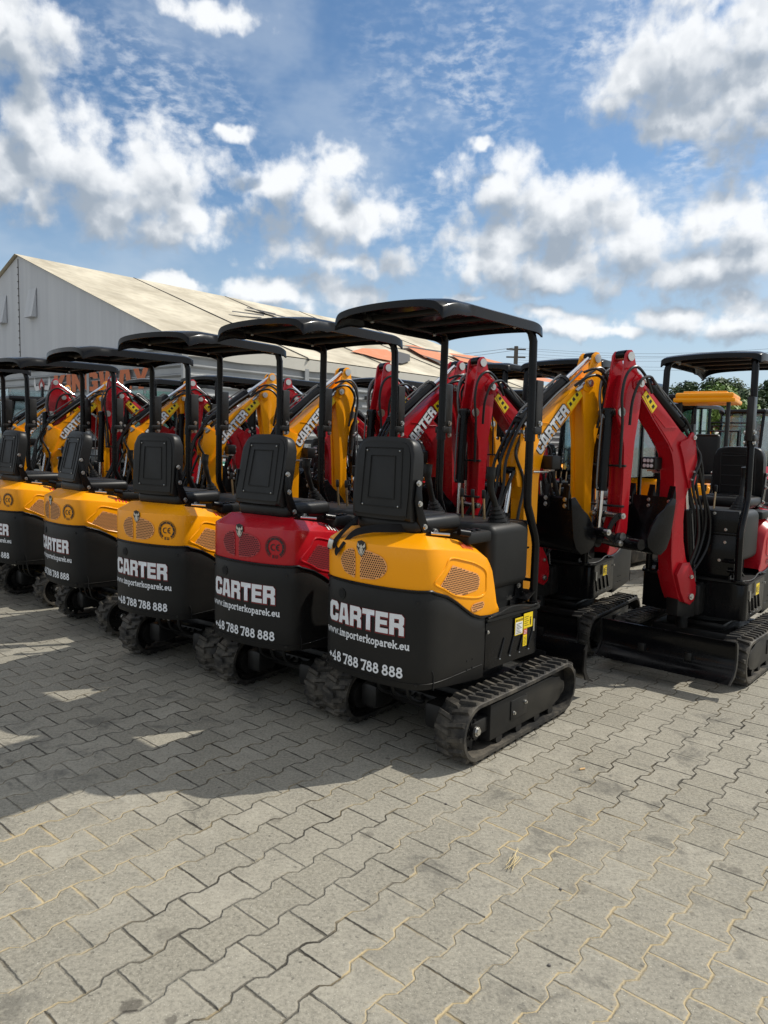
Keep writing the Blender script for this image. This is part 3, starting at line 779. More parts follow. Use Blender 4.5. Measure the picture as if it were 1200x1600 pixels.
    # ---- canopy posts
    for sx in (-1, 1):
        bm = NB(); path = [(sx*.26, .17, 2.235), (sx*.275, .30, 2.23), (sx*.292, .34, 2.20), (sx*.301, .352, 2.15), (sx*.305, .352, 1.9), (sx*.308, .345, 1.30), (sx*.308, .35, 1.24), (sx*.31, .375, 1.19), (sx*.31, .445, 1.06), (sx*.31, .462, 1.01), (sx*.31, .462, .94), (sx*.312, .455, .67)]
        tube(bm, path, .0235, 12); cyl(bm, (sx*.312, .455, .668), (sx*.312, .455, .68), .045, n=16)
        cyl(bm, (sx*.306, .348, 1.60), (sx*.306, .348, 1.66), .029, n=12)
        po = obj('canopy_post', bm, 'gloss', root)
        bm = NB(); box(bm, (sx*.31, .40, 1.79), (.045, .075, .30), .006); box(bm, (sx*.31, .375, 1.66), (.07, .08, .04), .006); obj('post_hinge_plate', bm, 'satin', po)
        bm = NB()
        for z in (1.70, 1.63): bolt(bm, (sx*.333, .40, z), (sx, 0, 0), .012, .014); bolt(bm, (sx*.286, .40, z), (-sx, 0, 0), .012, .014)
        obj('hinge_bolt', bm, 'zinc', po)
        bm = NB(); tube(bm, [(sx*.31, .45, .80), (sx*.2, .44, .80)], .010, 8); obj('post_brace', bm, 'gloss', po)
    # ---- canopy: thin dished shell with turned-down rim
    bm = NB(); NX, NY = 28, 28; top = []
    def cz(a, b):   # a,b in -1..1 (x, y)
        z = 2.270-.016*(a*a)-.020*max(0, (abs(a)-.86)/.14)**2*(.6 if b > -.5 else 1)-.004*(1-b)*.5
        if b < -.72: z -= .020*((-b-.72)/.28)**1.8+.018*((-b-.72)/.28)*abs(a)**6
        if b > .80: z -= .022*((b-.80)/.20)**2
        return z
    W2, Y0, Y1 = .345, -.568, .388
    def cxy(a, b):
        rr = 1-.018*(abs(a)**12)*(abs(b)**12)
        x = a*W2*rr; y = (Y0+Y1)/2+(b*(Y1-Y0)/2+.02*(1-a*a)*(-1 if b < 0 else .6)*abs(b))*rr
        return x, y
    for layer in (0, 1):
        g = []
        for j in range(NY+1):
            row = []
            for i in range(NX+1):
                a = math.sin((i/NX*2-1)*PI/2)*.8+(i/NX*2-1)*.2; b = math.sin((j/NY*2-1)*PI/2)*.8+(j/NY*2-1)*.2
                x, y = cxy(a, b); z = cz(a, b)
                if layer: z -= .010; x *= .985; y = (y+.09)*.985-.09
                row.append(bm.verts.new((x, y, z)))
            g.append(row)
        top.append(g)
        for j in range(NY):
            for i in range(NX): bm.faces.new((g[j][i], g[j][i+1], g[j+1][i+1], g[j+1][i]))
    def rimloop(g): return [g[0][i] for i in range(NX)]+[g[j][NX] for j in range(NY)]+[g[NY][i] for i in range(NX, 0, -1)]+[g[j][0] for j in range(NY, 0, -1)]
    a_, b_ = rimloop(top[0]), rimloop(top[1]); n = len(a_); lo1 = []; lo2 = []
    for v in a_: 
        d = .032+.018*(abs(v.co.x)/W2)**8; lo1.append(bm.verts.new(v.co+Vector((v.co.x*.01, 0, -d)))); lo2.append(bm.verts.new((v.co.x*.985, (v.co.y+.09)*.985-.09, v.co.z-d)))
    for k in range(n):
        m_ = (k+1) % n
        bm.faces.new((a_[k], a_[m_], lo1[m_], lo1[k])); bm.faces.new((lo1[k], lo1[m_], lo2[m_], lo2[k])); bm.faces.new((lo2[k], lo2[m_], b_[m_], b_[k]))
    can = obj('canopy', bm, 'gloss', root, 50)
    bm = NB()
    for y in (-.35, -.05, .2): box(bm, (0, y, 2.225), (.6, .03, .025), .004)
    for x in (-.27, .27): box(bm, (x, -.1, 2.222), (.03, .62, .02), .004)
    obj('canopy_frame', bm, 'satin', can)
    bm = NB(); 
    for (x, y) in ((-.27, -.35), (.27, -.35), (.27, .2), (-.27, .2)): bolt(bm, (x, y, 2.21), (0, 0, -1), .009, .008)
    obj('frame_bolt', bm, 'zinc', can)
    # ---- boom swing post
    bm = NB(); box(bm, (0, .50, .52), (.20, .14, .22), .015); cyl(bm, (0, .60, .40), (0, .60, .66), .055, n=20)
    prism(bm, [(-.06, .40), (.10, .42), (.10, .56), (.06, .62), (-.06, .62), (-.10, .56), (-.12, .64), (-.16, .64), (-.14, .42)], -.05, .05, BPf, bev=.006)
    cyl(bm, (.03, .5, .30), (.03, .5, .42), .04, n=12)
    kp = obj('swing_post', bm, 'satin', root)
    # ---- boom
    prof = [(-.02, .58), (-.015, .66), (.02, .74), (.07, .84), (.10, .95), (.108, 1.08), (.108, 1.24), (.07, 1.31), (.045, 1.50), (.075, 1.62), (.13, 1.665), (.19, 1.69), (.33, 1.815), (.49, 1.942), (.585, 2.008), (.625, 2.018), (.645, 1.995), (.64, 1.965), (.61, 1.93), (.572, 1.90), (.452, 1.756), (.30, 1.605), (.252, 1.54), (.228, 1.46), (.220, 1.36), (.218, 1.1), (.206, .86), (.19, .74), (.15, .655), (.115, .56), (.09, .525), (.03, .505), (-.01, .53)]
    bm = NB(); prism(bm, prof, -.058, .058, BPf, bev=.006)
    bo = obj('boom', bm, P, root, 28)
    bm = NB()
    lug = [(.077, 1.69), (.055, 1.66), (.035, 1.56), (.02, 1.50), (.02, 1.38), (.035, 1.325), (.083, 1.31), (.12, 1.40), (.16, 1.52), (.20, 1.60), (.19, 1.625), (.12, 1.645), (.10, 1.685)]
    foot = [(-.035, .58), (-.03, .64), (.0, .72), (.05, .80), (.12, .80), (.17, .72), (.12, .60), (.08, .525), (.02, .50), (-.02, .53)]
    for sx in (-1, 1):
        prism(bm, lug, sx*.0585, sx*.072, BPf, bev=.003); prism(bm, foot, sx*.0585, sx*.085, BPf, bev=.003)
        prism(bm, [(.56, 2.0), (.60, 2.045), (.64, 2.04), (.67, 2.0), (.66, 1.955), (.62, 1.93), (.575, 1.94)], sx*.0585, sx*.07, BPf, bev=.003)
    obj('lug_plate', bm, P, bo, 28)
    bm = NB()
    for sx in (-1, 1):
        tube(bm, [BP(.25, sx*.060, 1.56), BP(.31, sx*.060, 1.635), BP(.44, sx*.060, 1.765), BP(.57, sx*.060, 1.925)], .0035, 5)
        tube(bm, [BP(.23, sx*.060, 1.72), BP(.34, sx*.060, 1.715), BP(.45, sx*.060, 1.80)], .0025, 5)
    obj('weld_seam', bm, P, bo)
    bm = NB()
    for (r_, z_, w_, rad_) in ((.068, 1.655, .075, .016), (.05, 1.42, .075, .014), (.02, .56, .09, .022), (.615, 1.985, .088, .024), (.03, .70, .09, .014), (.075, 1.37, .075, .010)):
        bcyl(bm, r_, z_, rad_, -w_-.006, w_+.006); bcyl(bm, r_, z_, rad_*.5, -w_-.014, w_+.014)
    obj('pivot_pin', bm, 'zinc', bo)
    # lettering on right face
    a0 = math.atan2(.366, .318); o0 = (.240, 1.508)
    for (off, hgt, m_, exp) in ((.0605, .078, 'black_ink', .0058), (.0622, .078, 'white', .0)):
        t = block_text('CARTER', hgt, .365, exp)
        for v in t.verts:
            u, w, zz = v.co.x, v.co.y+.018, v.co.z; r_ = o0[0]+u*math.cos(a0)-w*math.sin(a0); z_ = o0[1]+u*math.sin(a0)+w*math.cos(a0); v.co = BP(r_, off+zz, z_)
        obj('boom_lettering' if m_ == 'white' else 'lettering_outline', t, m_, bo, None)
    bm = NB()
    for sx in (-1, 1):
        P4 = [(.475, 1.80), (.575, 1.905), (.54, 1.945), (.43, 1.85)]
        bm.faces.new([bm.verts.new(BP(r_, sx*.0625, z_)) for r_, z_ in P4])
        for k in range(3):
            f = bm.faces.new([bm.verts.new(BP(r_+.03*k*.9, sx*.0632, z_+.031*k)) for r_, z_ in ((.468, 1.83), (.484, 1.846), (.468, 1.862), (.452, 1.848))]); f.material_index = 1
    obj('boom_sticker', bm, ['sticker', 'black_ink'], bo, None)
    # ---- arm
    bm = NB()
    aprof = [(.655, 2.13), (.66, 2.17), (.685, 2.192), (.71, 2.19), (.73, 2.165), (.745, 2.05), (.765, 1.93), (.785, 1.83), (.775, 1.76), (.735, 1.70), (.706, 1.58), (.70, 1.40), (.70, 1.15), (.735, 1.04), (.725, .985), (.69, .97), (.655, .99), (.64, 1.05), (.64, 1.2), (.632, 1.4), (.618, 1.62), (.59, 1.80), (.575, 1.93), (.59, 2.02), (.63, 2.06)]
    for sx in (-1, 1): prism(bm, aprof, sx*.044, sx*.062, BPf, bev=.003)
    cen = [(.615, 1.93), (.66, 2.03), (.69, 2.04), (.72, 1.9), (.725, 1.78), (.69, 1.68), (.682, 1.4), (.68, 1.1), (.655, 1.08), (.65, 1.3), (.64, 1.5), (.61, 1.8)]
    prism(bm, cen, -.0435, .0435, BPf)
    ar = obj('arm', bm, P, root, 28)
    bm = NB()
    for (r_, z_, w_, rad_) in ((.695, 2.15, .066, .022), (.752, 1.80, .066, .024), (.69, 1.005, .07, .02)):
        bcyl(bm, r_, z_, rad_, -w_-.004, w_+.004); bcyl(bm, r_, z_, rad_*1.3, w_, w_+.006); bcyl(bm, r_, z_, rad_*1.3, -w_-.006, -w_)
    obj('arm_pin', bm, 'zinc', ar)
    bm = NB()
    for z_ in (1.46, 1.2): box(bm, BP(.72, 0, z_), (.15, .03, .014), .003)
    obj('hose_clamp', bm, 'hose', ar)
    # ---- cylinders
    def cylinder(name, a, b, frac, rb, rr, lat=0.0):
        A, B = BP(a[0], lat, a[1]), BP(b[0], lat, b[1]); C_ = A.lerp(B, frac)
        bm = NB(); cyl(bm, A, C_, rb, n=18); cyl(bm, A.lerp(C_, -.02), A.lerp(C_, .05), rb*1.15, n=18); cyl(bm, A.lerp(C_, .95), C_, rb*1.12, n=18)
        for (p) in (A,): cyl(bm, p+Vector((-.03, 0, 0)), p+Vector((.03, 0, 0)), rb*.9, n=14)
        o = obj(name, bm, 'gloss', root)
        bm = NB(); cyl(bm, C_, B, rr, n=14); obj('piston_rod', bm, 'chrome', o)
        bm = NB(); cyl(bm, B+(BP(0, -.036, 0)-BP(0, 0, 0)), B+(BP(0, .036, 0)-BP(0, 0, 0)), rr*1.7, n=14); obj('rod_eye', bm, 'gloss', o)
        bm = NB(); d = (C_-A).normalized(); side_ = (BP(0, 1, 0)-BP(0, 0, 0)); up = d.cross(side_)
        up = up if up.z > 0 else -up
        tube(bm, [A.lerp(C_, .08)+up*(rb+.002), A.lerp(C_, .1)+up*(rb+.02), A.lerp(C_, .9)+up*(rb+.02), A.lerp(C_, .96)+up*rb], .006, 6, 3)
        obj('oil_pipe', bm, 'steelhose', o)
        return o
    cylinder('arm_cylinder', (.10, 1.725), (.70, 2.165), .62, .037, .0165)
    cylinder('bucket_cylinder', (.80, 1.80), (.83, 1.04), .66, .031, .015)
    cylinder('boom_cylinder', (-.09, .55), (.05, 1.42), .7, .03, .015)
    # bucket linkage
    bm = NB()
    for sx in (-1, 1):
        prism(bm, [(.815, 1.06), (.85, 1.05), (.845, 1.02), (.74, .955), (.70, .95), (.70, .985), (.74, 1.0)], sx*.05, sx*.062, BPf, bev=.002)
        prism(bm, smooth2([(.70, 1.16), (.76, 1.15), (.81, 1.09), (.835, 1.03), (.815, 1.02), (.78, 1.08), (.74, 1.115), (.70, 1.12)], 2), sx*.066, sx*.076, BPf)
    bcyl(bm, .83, 1.04, .024, -.05, .05)
    lk = obj('bucket_linkage', bm, 'gloss', root)
    bm = NB()
    for (r_, z_) in ((.83, 1.04), (.72, .965), (.71, 1.14)): bcyl(bm, r_, z_, .019, -.09, .09); bcyl(bm, r_, z_, .010, -.1, .1)
    obj('linkage_pin', bm, 'zinc', lk)
    # bucket, curled under towards the machine
    bm = NB()
    outer = smooth2([(.66, .965), (.60, .945), (.54, .905), (.48, .893), (.43, .93), (.40, 1.0), (.385, 1.1), (.372, 1.19), (.365, 1.25)], 4)
    inner = [(r_+.010 if r_ < .5 else r_, z_+.010) for r_, z_ in outer[::-1]]
    prism(bm, outer+inner, -.19, .19, BPf)
    sidep = [(.365, 1.25), (.372, 1.19), (.385, 1.1), (.40, 1.0), (.43, .93), (.48, .893), (.54, .905), (.60, .95), (.61, 1.0), (.575, 1.08), (.52, 1.15), (.46, 1.19), (.40, 1.26)]
    for sx in (-1, 1): prism(bm, sidep, sx*.19, sx*.204, BPf, bev=.002)
    bk_ = obj('bucket', bm, 'gloss', root, 40)
    bm = NB(); bcyl(bm, .645, .965, .036, -.19, .19)
    for sx in (-1, 1): prism(bm, [(.58, .93), (.70, .94), (.755, .985), (.73, 1.03), (.68, 1.03), (.60, 1.0)], sx*.052, sx*.068, BPf, bev=.002)
    obj('bucket_ear', bm, 'gloss', bk_)
    bz = NB()
    for l_ in (-.165, 0, .165):
        bm = NB(); prism(bm, [(.36, 1.18), (.385, 1.19), (.378, 1.27), (.36, 1.335), (.352, 1.27), (.352, 1.19)], l_-.024, l_+.024, BPf, bev=.002); obj('bucket_tooth', bm, 'gloss', bk_)
        for z_ in (1.215, 1.255): p = BP(.350, l_, z_-.01); bolt(bz, p, BP(-1, 0, 0)-BP(0, 0, 0), .011, .01); bolt(bz, BP(.386, l_, z_-.02), BP(1, 0, 0)-BP(0, 0, 0), .009, .012)
    obj('tooth_bolt', bz, 'zinc', bk_)
    # ---- hoses
    def hose(pts, r=.0085, m_='hose', name='hydraulic_hose', sm=6):
        bm = NB(); tube(bm, [BP(*p) for p in pts], r, 8, sm); return obj(name, bm, m_, root)
    for sx in (-1, 1):
        hose([(.50, sx*.075, 1.93), (.58, sx*.09, 2.03), (.68, sx*.10, 2.085), (.76, sx*.10, 2.03), (.785, sx*.095, 1.90), (.765, sx*.09, 1.75), (.755, sx*.08, 1.6), (.745, sx*.07, 1.45)], .0095, 'steelhose' if sx > 0 else 'hose')
        hose([(.05, sx*.07, .75), (.0, sx*.10, .95), (.02, sx*.10, 1.15), (.07, sx*.085, 1.35), (.0, sx*.08, 1.52), (.06, sx*.05, 1.62), (.12, sx*.03, 1.72)], .010)
    hose([(.48, .08, 1.96), (.56, .11, 2.02), (.66, .12, 2.03), (.73, .12, 1.95), (.72, .10, 1.83), (.70, .085, 1.70)], .0095)
    hose([(.14, .05, 1.73), (.22, .06, 1.80), (.34, .06, 1.90), (.46, .06, 1.985), (.55, .07, 2.06)], .0065, 'steelhose', 'steel_pipe')
    hose([(.14, .03, 1.74), (.24, .0, 1.86), (.36, -.02, 1.96), (.44, -.03, 2.02), (.47, -.05, 1.99)], .0065, 'steelhose', 'steel_pipe')
    hose([(-.02, .04, .72), (-.10, .05, .9), (-.12, .05, 1.1), (-.05, .06, 1.3), (.0, .07, 1.42)], .011)
    hose([(-.04, -.02, .72), (-.13, -.02, .88), (-.16, -.03, 1.08), (-.08, -.05, 1.3), (.0, -.07, 1.45)], .011)
    for j in range(3):
        hose([(-.05+.02*j, .05-.05*j, .70), (-.14-.01*j, .05-.05*j, .88), (-.15-.015*j, .05-.05*j, 1.08), (-.07-.01*j, .05-.05*j, 1.30), (-.05, .05-.05*j, 1.48), (.02+.01*j, .05-.05*j, 1.64), (.11, .04-.04*j, 1.76), (.16, .04-.04*j, 1.79)], .0095)
    hose([(.55, .085, 2.05), (.63, .115, 2.075), (.72, .12, 2.03), (.765, .115, 1.93), (.755, .105, 1.80), (.735, .09, 1.66), (.73, .08, 1.5)], .0085)
    hose([(.46, -.06, 1.99), (.55, -.10, 2.03), (.65, -.115, 2.0), (.70, -.105, 1.88), (.70, -.09, 1.72)], .009)
    bm = NB()
    for p in ((.06, .085, 1.62), (.09, .05, 1.70), (.52, .075, 1.955), (.5, .08, 1.93), (.75, .085, 1.62), (.02, .1, 1.0)):
        c_ = BP(*p); cyl(bm, c_, c_+Vector((.02, .03, .03)), .013, n=8)
    obj('hose_fitting', bm, 'zinc', root)
    # ---- work light on the boom
    bm = NB(); box(bm, BP(.285, .085, 1.475), (.12, .075, .085), .01, rot=Matrix.Rotation(SW, 3, 'Z')); wl = obj('work_light', bm, 'hose', root)
    bm = NB(); tube(bm, [BP(.16, .07, 1.415), BP(.27, .085, 1.415)], .007, 6); box(bm, BP(.28, .085, 1.425), (.05, .05, .01)); obj('light_bracket', bm, 'zinc', wl)
    bm = NB()
    for k in range(6):
        c_ = BP(.324, .05+.03*(k % 3), 1.458+.035*(k//3)); d_ = BP(1, 0, 0)-BP(0, 0, 0); cyl(bm, c_, c_+d_*.004, .013, n=10)
    obj('light_lens', bm, 'lens', wl)
    return root

def ce_badge(root):
    hood = next(c for c in root.children if c.name.startswith('engine_hood'))
    s0, z0 = .232, .985; bm = NB()
    def flat(poly, off): bm.faces.new([bm.verts.new((*plan(s0+a, .0045+off), z0+b)) for a, b in poly])
    def ring(r0, r1, a0, a1, n, off, cx=0, cy=0):
        for k in range(n):
            t0, t1 = R(a0+(a1-a0)*k/n), R(a0+(a1-a0)*(k+1)/n)
            flat([(cx+r0*math.cos(t0), cy+r0*math.sin(t0)), (cx+r1*math.cos(t0), cy+r1*math.sin(t0)), (cx+r1*math.cos(t1), cy+r1*math.sin(t1)), (cx+r0*math.cos(t1), cy+r0*math.sin(t1))], off)
    ring(.044, .056, -55, 235, 40, 0); ring(.060, .063, -60, 240, 40, 0)
    ring(.013, .019, 60, 300, 12, 0, -.010, .0); ring(.013, .019, 80, 280, 12, 0, .024, 0)
    flat([(.010, -.003), (.022, -.003), (.022, .003), (.010, .003)], .0002)
    # EU
    for (x, y, w, h) in ((-.016, -.060, .004, .018), (-.012, -.060, .009, .004), (-.012, -.053, .007, .004), (-.012, -.046, .009, .004), (.003, -.060, .004, .018), (.007, -.060, .006, .004), (.013, -.060, .004, .018)):
        flat([(x, y), (x+w, y), (x+w, y+h), (x, y+h)], 0)
    o = obj('certification_badge', bm, 'black_ink', hood, None)
    # stars left as gaps: tiny hood coloured discs on the ring
    bm = NB()
    for k in range(9):
        a = R(-40+k*32.5); c_ = (.05*math.cos(a), .05*math.sin(a))
        bm.faces.new([bm.verts.new((*plan(s0+c_[0]+(.0035 if j % 2 else .0015)*math.cos(PI*j/5), .0055), z0+c_[1]+(.0035 if j % 2 else .0015)*math.sin(PI*j/5))) for j in range(10)])
    obj('badge_star', bm, hood.data.materials[0], o, None)
    return o

def tagt(o, label, cat, group=None, kind=None):
    if label: o['label'] = label
    if cat: o['category'] = cat
    if group: o['group'] = group
    if kind: o['kind'] = kind
    return o

GA = 'mini excavators parked tail-on in the front row'; GB = 'mini excavators of the opposite row facing the camera'
yel = build_excavator('yellow'); red0 = build_excavator('red'); red = build_excavator('red', 0, -20)
def place(root, p, label, group):
    root.location = (p[0], p[1], 0); root.rotation_euler = (0, 0, p[2]); tagt(root, label, 'excavator', group)
# front row; the nearest one keeps no badge, so the copies are made first
bad_y = dup_tree(yel); ce_badge(bad_y); bad_r = red0; ce_badge(bad_r)
place(yel, (.347, 4.032, -.703), 'nearest yellow mini excavator, seat belt hanging over its hood, no round badge', GA)
place(bad_r, (-.403, 4.644, -.628), 'only red-hooded mini excavator of the tail-on row, beside the nearest yellow one', GA)
place(bad_y, (-1.231, 5.281, -.563), 'yellow mini excavator parked directly left of the red-hooded one', GA)
m4 = dup_tree(bad_y); place(m4, (-2.139, 6.182, -.765), 'fourth tail-on machine, yellow, second one left of the red-hooded excavator', GA)
m5 = dup_tree(bad_y); place(m5, (-3.12, 7.117, -.69), 'yellow mini excavator at the left picture edge with its hood cut off by the frame', GA)
m6 = dup_tree(bad_y); place(m6, (-4.2, 7.6, -.72), 'sixth tail-on yellow excavator, only its canopy corner and boom showing at far left', GA)
m7 = dup_tree(bad_y); place(m7, (-5.05, 8.5, -.72), 'farthest tail-on yellow excavator, only its boom showing at the left edge', GA)
def tilt_back(root, deg, yaw=0):
    M4 = Matrix.Translation((0, -.5, 1.19)) @ Matrix.Rotation(R(yaw), 4, 'Z') @ Matrix.Rotation(R(deg), 4, 'X') @ Matrix.Translation((0, .5, -1.19))
    for c in root.children:
        if c.name.startswith('backrest'): c.matrix_local = M4 @ c.matrix_local
tilt_back(bad_r, -7, -2); tilt_back(bad_y, 1, 2); tilt_back(m4, -9, -3); tilt_back(m5, -5)
def nudge_lever(root, k):
    for i, c in enumerate(c for c in root.children if c.name.startswith('joystick')):
        c.matrix_local = Matrix.Translation((0, .2, 1.15)) @ Matrix.Rotation(R(k*(5+4*i)), 4, 'X') @ Matrix.Rotation(R(k*3), 4, 'Y') @ Matrix.Translation((0, -.2, -1.15)) @ c.matrix_local
nudge_lever(bad_r, 1); nudge_lever(bad_y, -1); nudge_lever(m4, .6)
# opposite row
place(red, (2.524, 5.529, 2.418), 'red mini excavator facing the camera at right with dozer blade lowered in front', GB)
mB = dup_tree(red); place(mB, (1.592, 6.156, 2.50), "red opposite-row mini excavator, raised arm framed by the nearest machine's two canopy posts", GB)
mC = dup_tree(red); place(mC, (.98, 6.62, 2.44), 'red opposite-row mini excavator whose arm top stands left of the lettered red boom', GB)
mD = dup_tree(red); place(mD, (-.02, 8.3, 2.44), 'opposite-row red mini excavator mostly hidden behind the third front machine boom tip', GB)
mE = dup_tree(red); place(mE, (-1.1, 8.75, 2.44), 'opposite-row red mini excavator under the third front canopy from the right', GB)
mF = dup_tree(red); place(mF, (-1.85, 8.48, 2.44), 'right one of the two far red arms in front of the orange wall letters', GB)
mG = dup_tree(red); place(mG, (-2.72, 9.1, 2.44), 'left one of the two far red arms in front of the orange wall letters', GB)
def ground_material():
    m = bpy.data.materials.new('interlocking_pavers'); m.use_nodes = True; t = m.node_tree; g = NT(t); b = t.nodes['Principled BSDF']
    pos = g.n('ShaderNodeNewGeometry').outputs['Position']
    ang = R(49.3); L, H, A = .2113, .1636, .0125
    wn = g.vm('MULTIPLY', g.vm('SUBTRACT', g.noise(pos, 1.3, 2, .5, out=1), (.5, .5, .5)), (.02, .02, 0))
    wn2 = g.vm('MULTIPLY', g.vm('SUBTRACT', g.noise(pos, 34, 5, .75, out=1), (.5, .5, .5)), (.013, .013, 0))
    pp = g.vm('ADD', g.vm('ADD', pos, wn), wn2)
    u0 = .541*math.cos(ang)+2.02*math.sin(ang); v0 = .541*math.sin(ang)-2.02*math.cos(ang)
    u = g.m('SUBTRACT', g.vm('DOT_PRODUCT', pp, (math.cos(ang), math.sin(ang), 0), 1), u0)
    v = g.m('SUBTRACT', g.vm('DOT_PRODUCT', pp, (math.sin(ang), -math.cos(ang), 0), 1), v0)
    U = g.m('DIVIDE', u, L); V = g.m('DIVIDE', v, H)
    cs = g.m('MULTIPLY', g.m('COSINE', g.m('MULTIPLY', U, 2*PI)), 2.6)
    w = g.m('MULTIPLY', g.m('MINIMUM', g.m('MAXIMUM', cs, -1), 1), -A/H)
    j0 = g.m('ROUND', V); par = g.m('SUBTRACT', 1, g.m('MULTIPLY', g.m('FLOORED_MODULO', j0, 2), 2))
    e = g.m('SUBTRACT', g.m('SUBTRACT', V, j0), g.m('MULTIPLY', par, w))
    d1 = g.m('MULTIPLY', g.m('ABSOLUTE', e), H)
    r = g.m('SUBTRACT', j0, g.m('LESS_THAN', e, 0))
    off = g.m('MULTIPLY', g.m('FLOORED_MODULO', r, 2), .5)
    Us = g.m('SUBTRACT', U, off); k0 = g.m('ROUND', Us)
    d2 = g.m('MULTIPLY', g.m('ABSOLUTE', g.m('SUBTRACT', Us, k0)), L)
    d = g.m('MINIMUM', d1, d2)
    cell = g.comb(r, g.m('FLOOR', Us), 0.0)
    wnz = g.n('ShaderNodeTexWhiteNoise', noise_dimensions='2D'); t.links.new(cell, wnz.inputs['Vector']); rnd = wnz.outputs['Value']; rc = wnz.outputs['Color']
    big = g.noise(pos, .55, 4, .6); med = g.noise(pos, 3.0, 5, .6, .4); fine = g.noise(pos, 70, 6, .8); speck = g.noise(pos, 190, 2, .5); mid = g.noise(pos, 17, 5, .7)
    jw = g.ramp(g.noise(pos, 3.1, 5, .7), .34, .68, .0010, .0060)
    joint = g.m('SUBTRACT', 1.0, g.ramp(d, g.m('MULTIPLY', jw, .55), g.m('MULTIPLY', jw, 1.5)))
    px_, py_, _ = g.sep(pos)[:3]
    near0 = g.ramp(py_, 3.3, 2.3)
    joint = g.m('MULTIPLY', joint, g.ramp(g.noise(g.vm('ADD', pos, (7, 2, 0)), 1.9, 5, .65), .36, .60, .30, 1.0))
    # sand in joints, in patches; zigzag joints sandier
    sandy = g.ramp(g.m('ADD', g.noise(g.vm('ADD', pos, (3.1, 1.7, 0)), .9, 4, .65), g.m('ADD', g.m('MULTIPLY', g.m('LESS_THAN', d1, d2), .08), g.m('MULTIPLY', near0, .10))), .55, .64)
    near = g.ramp(py_, 3.8, 2.6)
    sandy = g.m('MULTIPLY', sandy, g.m('ADD', .2, g.m('MULTIPLY', near, .8)))
    jcol = g.mix(sandy, (.045, .04, .031), (.50, .395, .225))
    base = g.mix(rnd, (.205, .19, .15), (.335, .312, .256))
    base = g.mix(g.ramp(mid, .36, .66, 0, .6), base, (.205, .19, .155))
    base = g.mix(g.ramp(med, .38, .68, 0, .6), base, (.19, .178, .145))
    base = g.mix(g.ramp(big, .45, .70, 0, .55), base, (.165, .155, .13))
    base = g.mix(g.ramp(fine, .36, .64, 0, .5), base, (.43, .40, .325))
    base = g.mix(g.ramp(fine, .50, .30, 0, .45), base, (.125, .116, .094))
    base = g.mix(g.ramp(speck, .66, .72, 0, .9), base, (.60, .57, .48))
    base = g.mix(g.ramp(g.noise(pos, 48, 2, .5), .66, .73, 0, .6), base, (.075, .07, .06))
    # scuffs: stretched pale streaks, tyre rubs
    sc = g.noise(g.vm('MULTIPLY', g.comb(u, v), (30, 3, 1)), 1.0, 5, .65, .8)
    base = g.mix(g.ramp(sc, .60, .78, 0, .4), base, (.44, .42, .36))
    sc2 = g.noise(g.vm('MULTIPLY', g.comb(g.m('ADD', u, v), g.m('SUBTRACT', v, u)), (2.2, 24, 1)), 1.0, 5, .6, .7)
    base = g.mix(g.m('MULTIPLY', g.ramp(sc2, .60, .80, 0, .5), g.ramp(big, .4, .6)), base, (.40, .385, .34))
    # dark rubbed patches and oil drips
    dk = g.m('MULTIPLY', g.ramp(g.noise(pos, 4.5, 6, .7, .6), .50, .68), g.ramp(g.noise(g.vm('ADD', pos, (2, 5, 0)), .9, 2), .42, .56))
    base = g.mix(g.m('MULTIPLY', dk, .62), base, (.085, .082, .072))
    # paler worn block edges in places
    base = g.mix(g.m('MULTIPLY', g.ramp(d, .016, .006), g.ramp(g.noise(pos, 9, 4, .6), .45, .65, 0, .45)), base, (.40, .37, .30))
    sp = None
    for (x, y, rr, st) in STAINS:
        l = g.vm('LENGTH', g.vm('SUBTRACT', g.vm('ADD', pos, g.vm('MULTIPLY', g.vm('SUBTRACT', g.noise(pos, 22, 4, .6, out=1), (.5, .5, .5)), (.04, .04, 0))), (x, y, 0)), out=1)
        q_ = g.m('MULTIPLY', g.ramp(l, rr, rr*.6), st); sp = q_ if sp is None else g.m('MAXIMUM', sp, q_)
    col = g.mix(joint, base, jcol)
    col = g.mix(sp, col, (.05, .043, .036))
    # sand spilled beside joints
    spill = g.m('MULTIPLY', g.m('MULTIPLY', g.ramp(d, .03, .0), sandy), g.ramp(g.noise(pos, 60, 4, .7), .5, .66))
    col = g.mix(g.m('MULTIPLY', spill, .5), col, (.42, .34, .21))
    t.links.new(col, b.inputs['Base Color']); b.inputs['Roughness'].default_value = .86; b.inputs['Specular IOR Level'].default_value = .25
    hgt = g.m('ADD', g.m('MULTIPLY', g.ramp(d, 0.0, .0075), g.m('SUBTRACT', 1.0, g.m('MULTIPLY', sandy, .45))), g.m('ADD', g.m('MULTIPLY', fine, .28), g.m('ADD', g.m('MULTIPLY', mid, .25), g.m('MULTIPLY', med, .4))))
    rx, ry, rz = g.sep(rc)[:3]
    tilt = g.m('ADD', g.m('MULTIPLY', g.m('SUBTRACT', rx, .5), g.m('MULTIPLY', g.m('SUBTRACT', Us, g.m('ADD', g.m('FLOOR', Us), .5)), .9)), g.m('MULTIPLY', rz, .35))
    bp = g.n('ShaderNodeBump'); bp.inputs['Strength'].default_value = .9; bp.inputs['Distance'].default_value = .0075
    t.links.new(g.m('ADD', hgt, tilt), bp.inputs['Height']); t.links.new(bp.outputs[0], b.inputs['Normal'])
    return m
def gpx(u, v, z=0.0):
    d = px_dir(u, v); k = (z-CAM_H)/d.z; return Vector((d.x*k, d.y*k, z))
def at(u, v, Y):
    d = px_dir(u, v); return Vector((0, 0, CAM_H))+d*(Y/d.y)
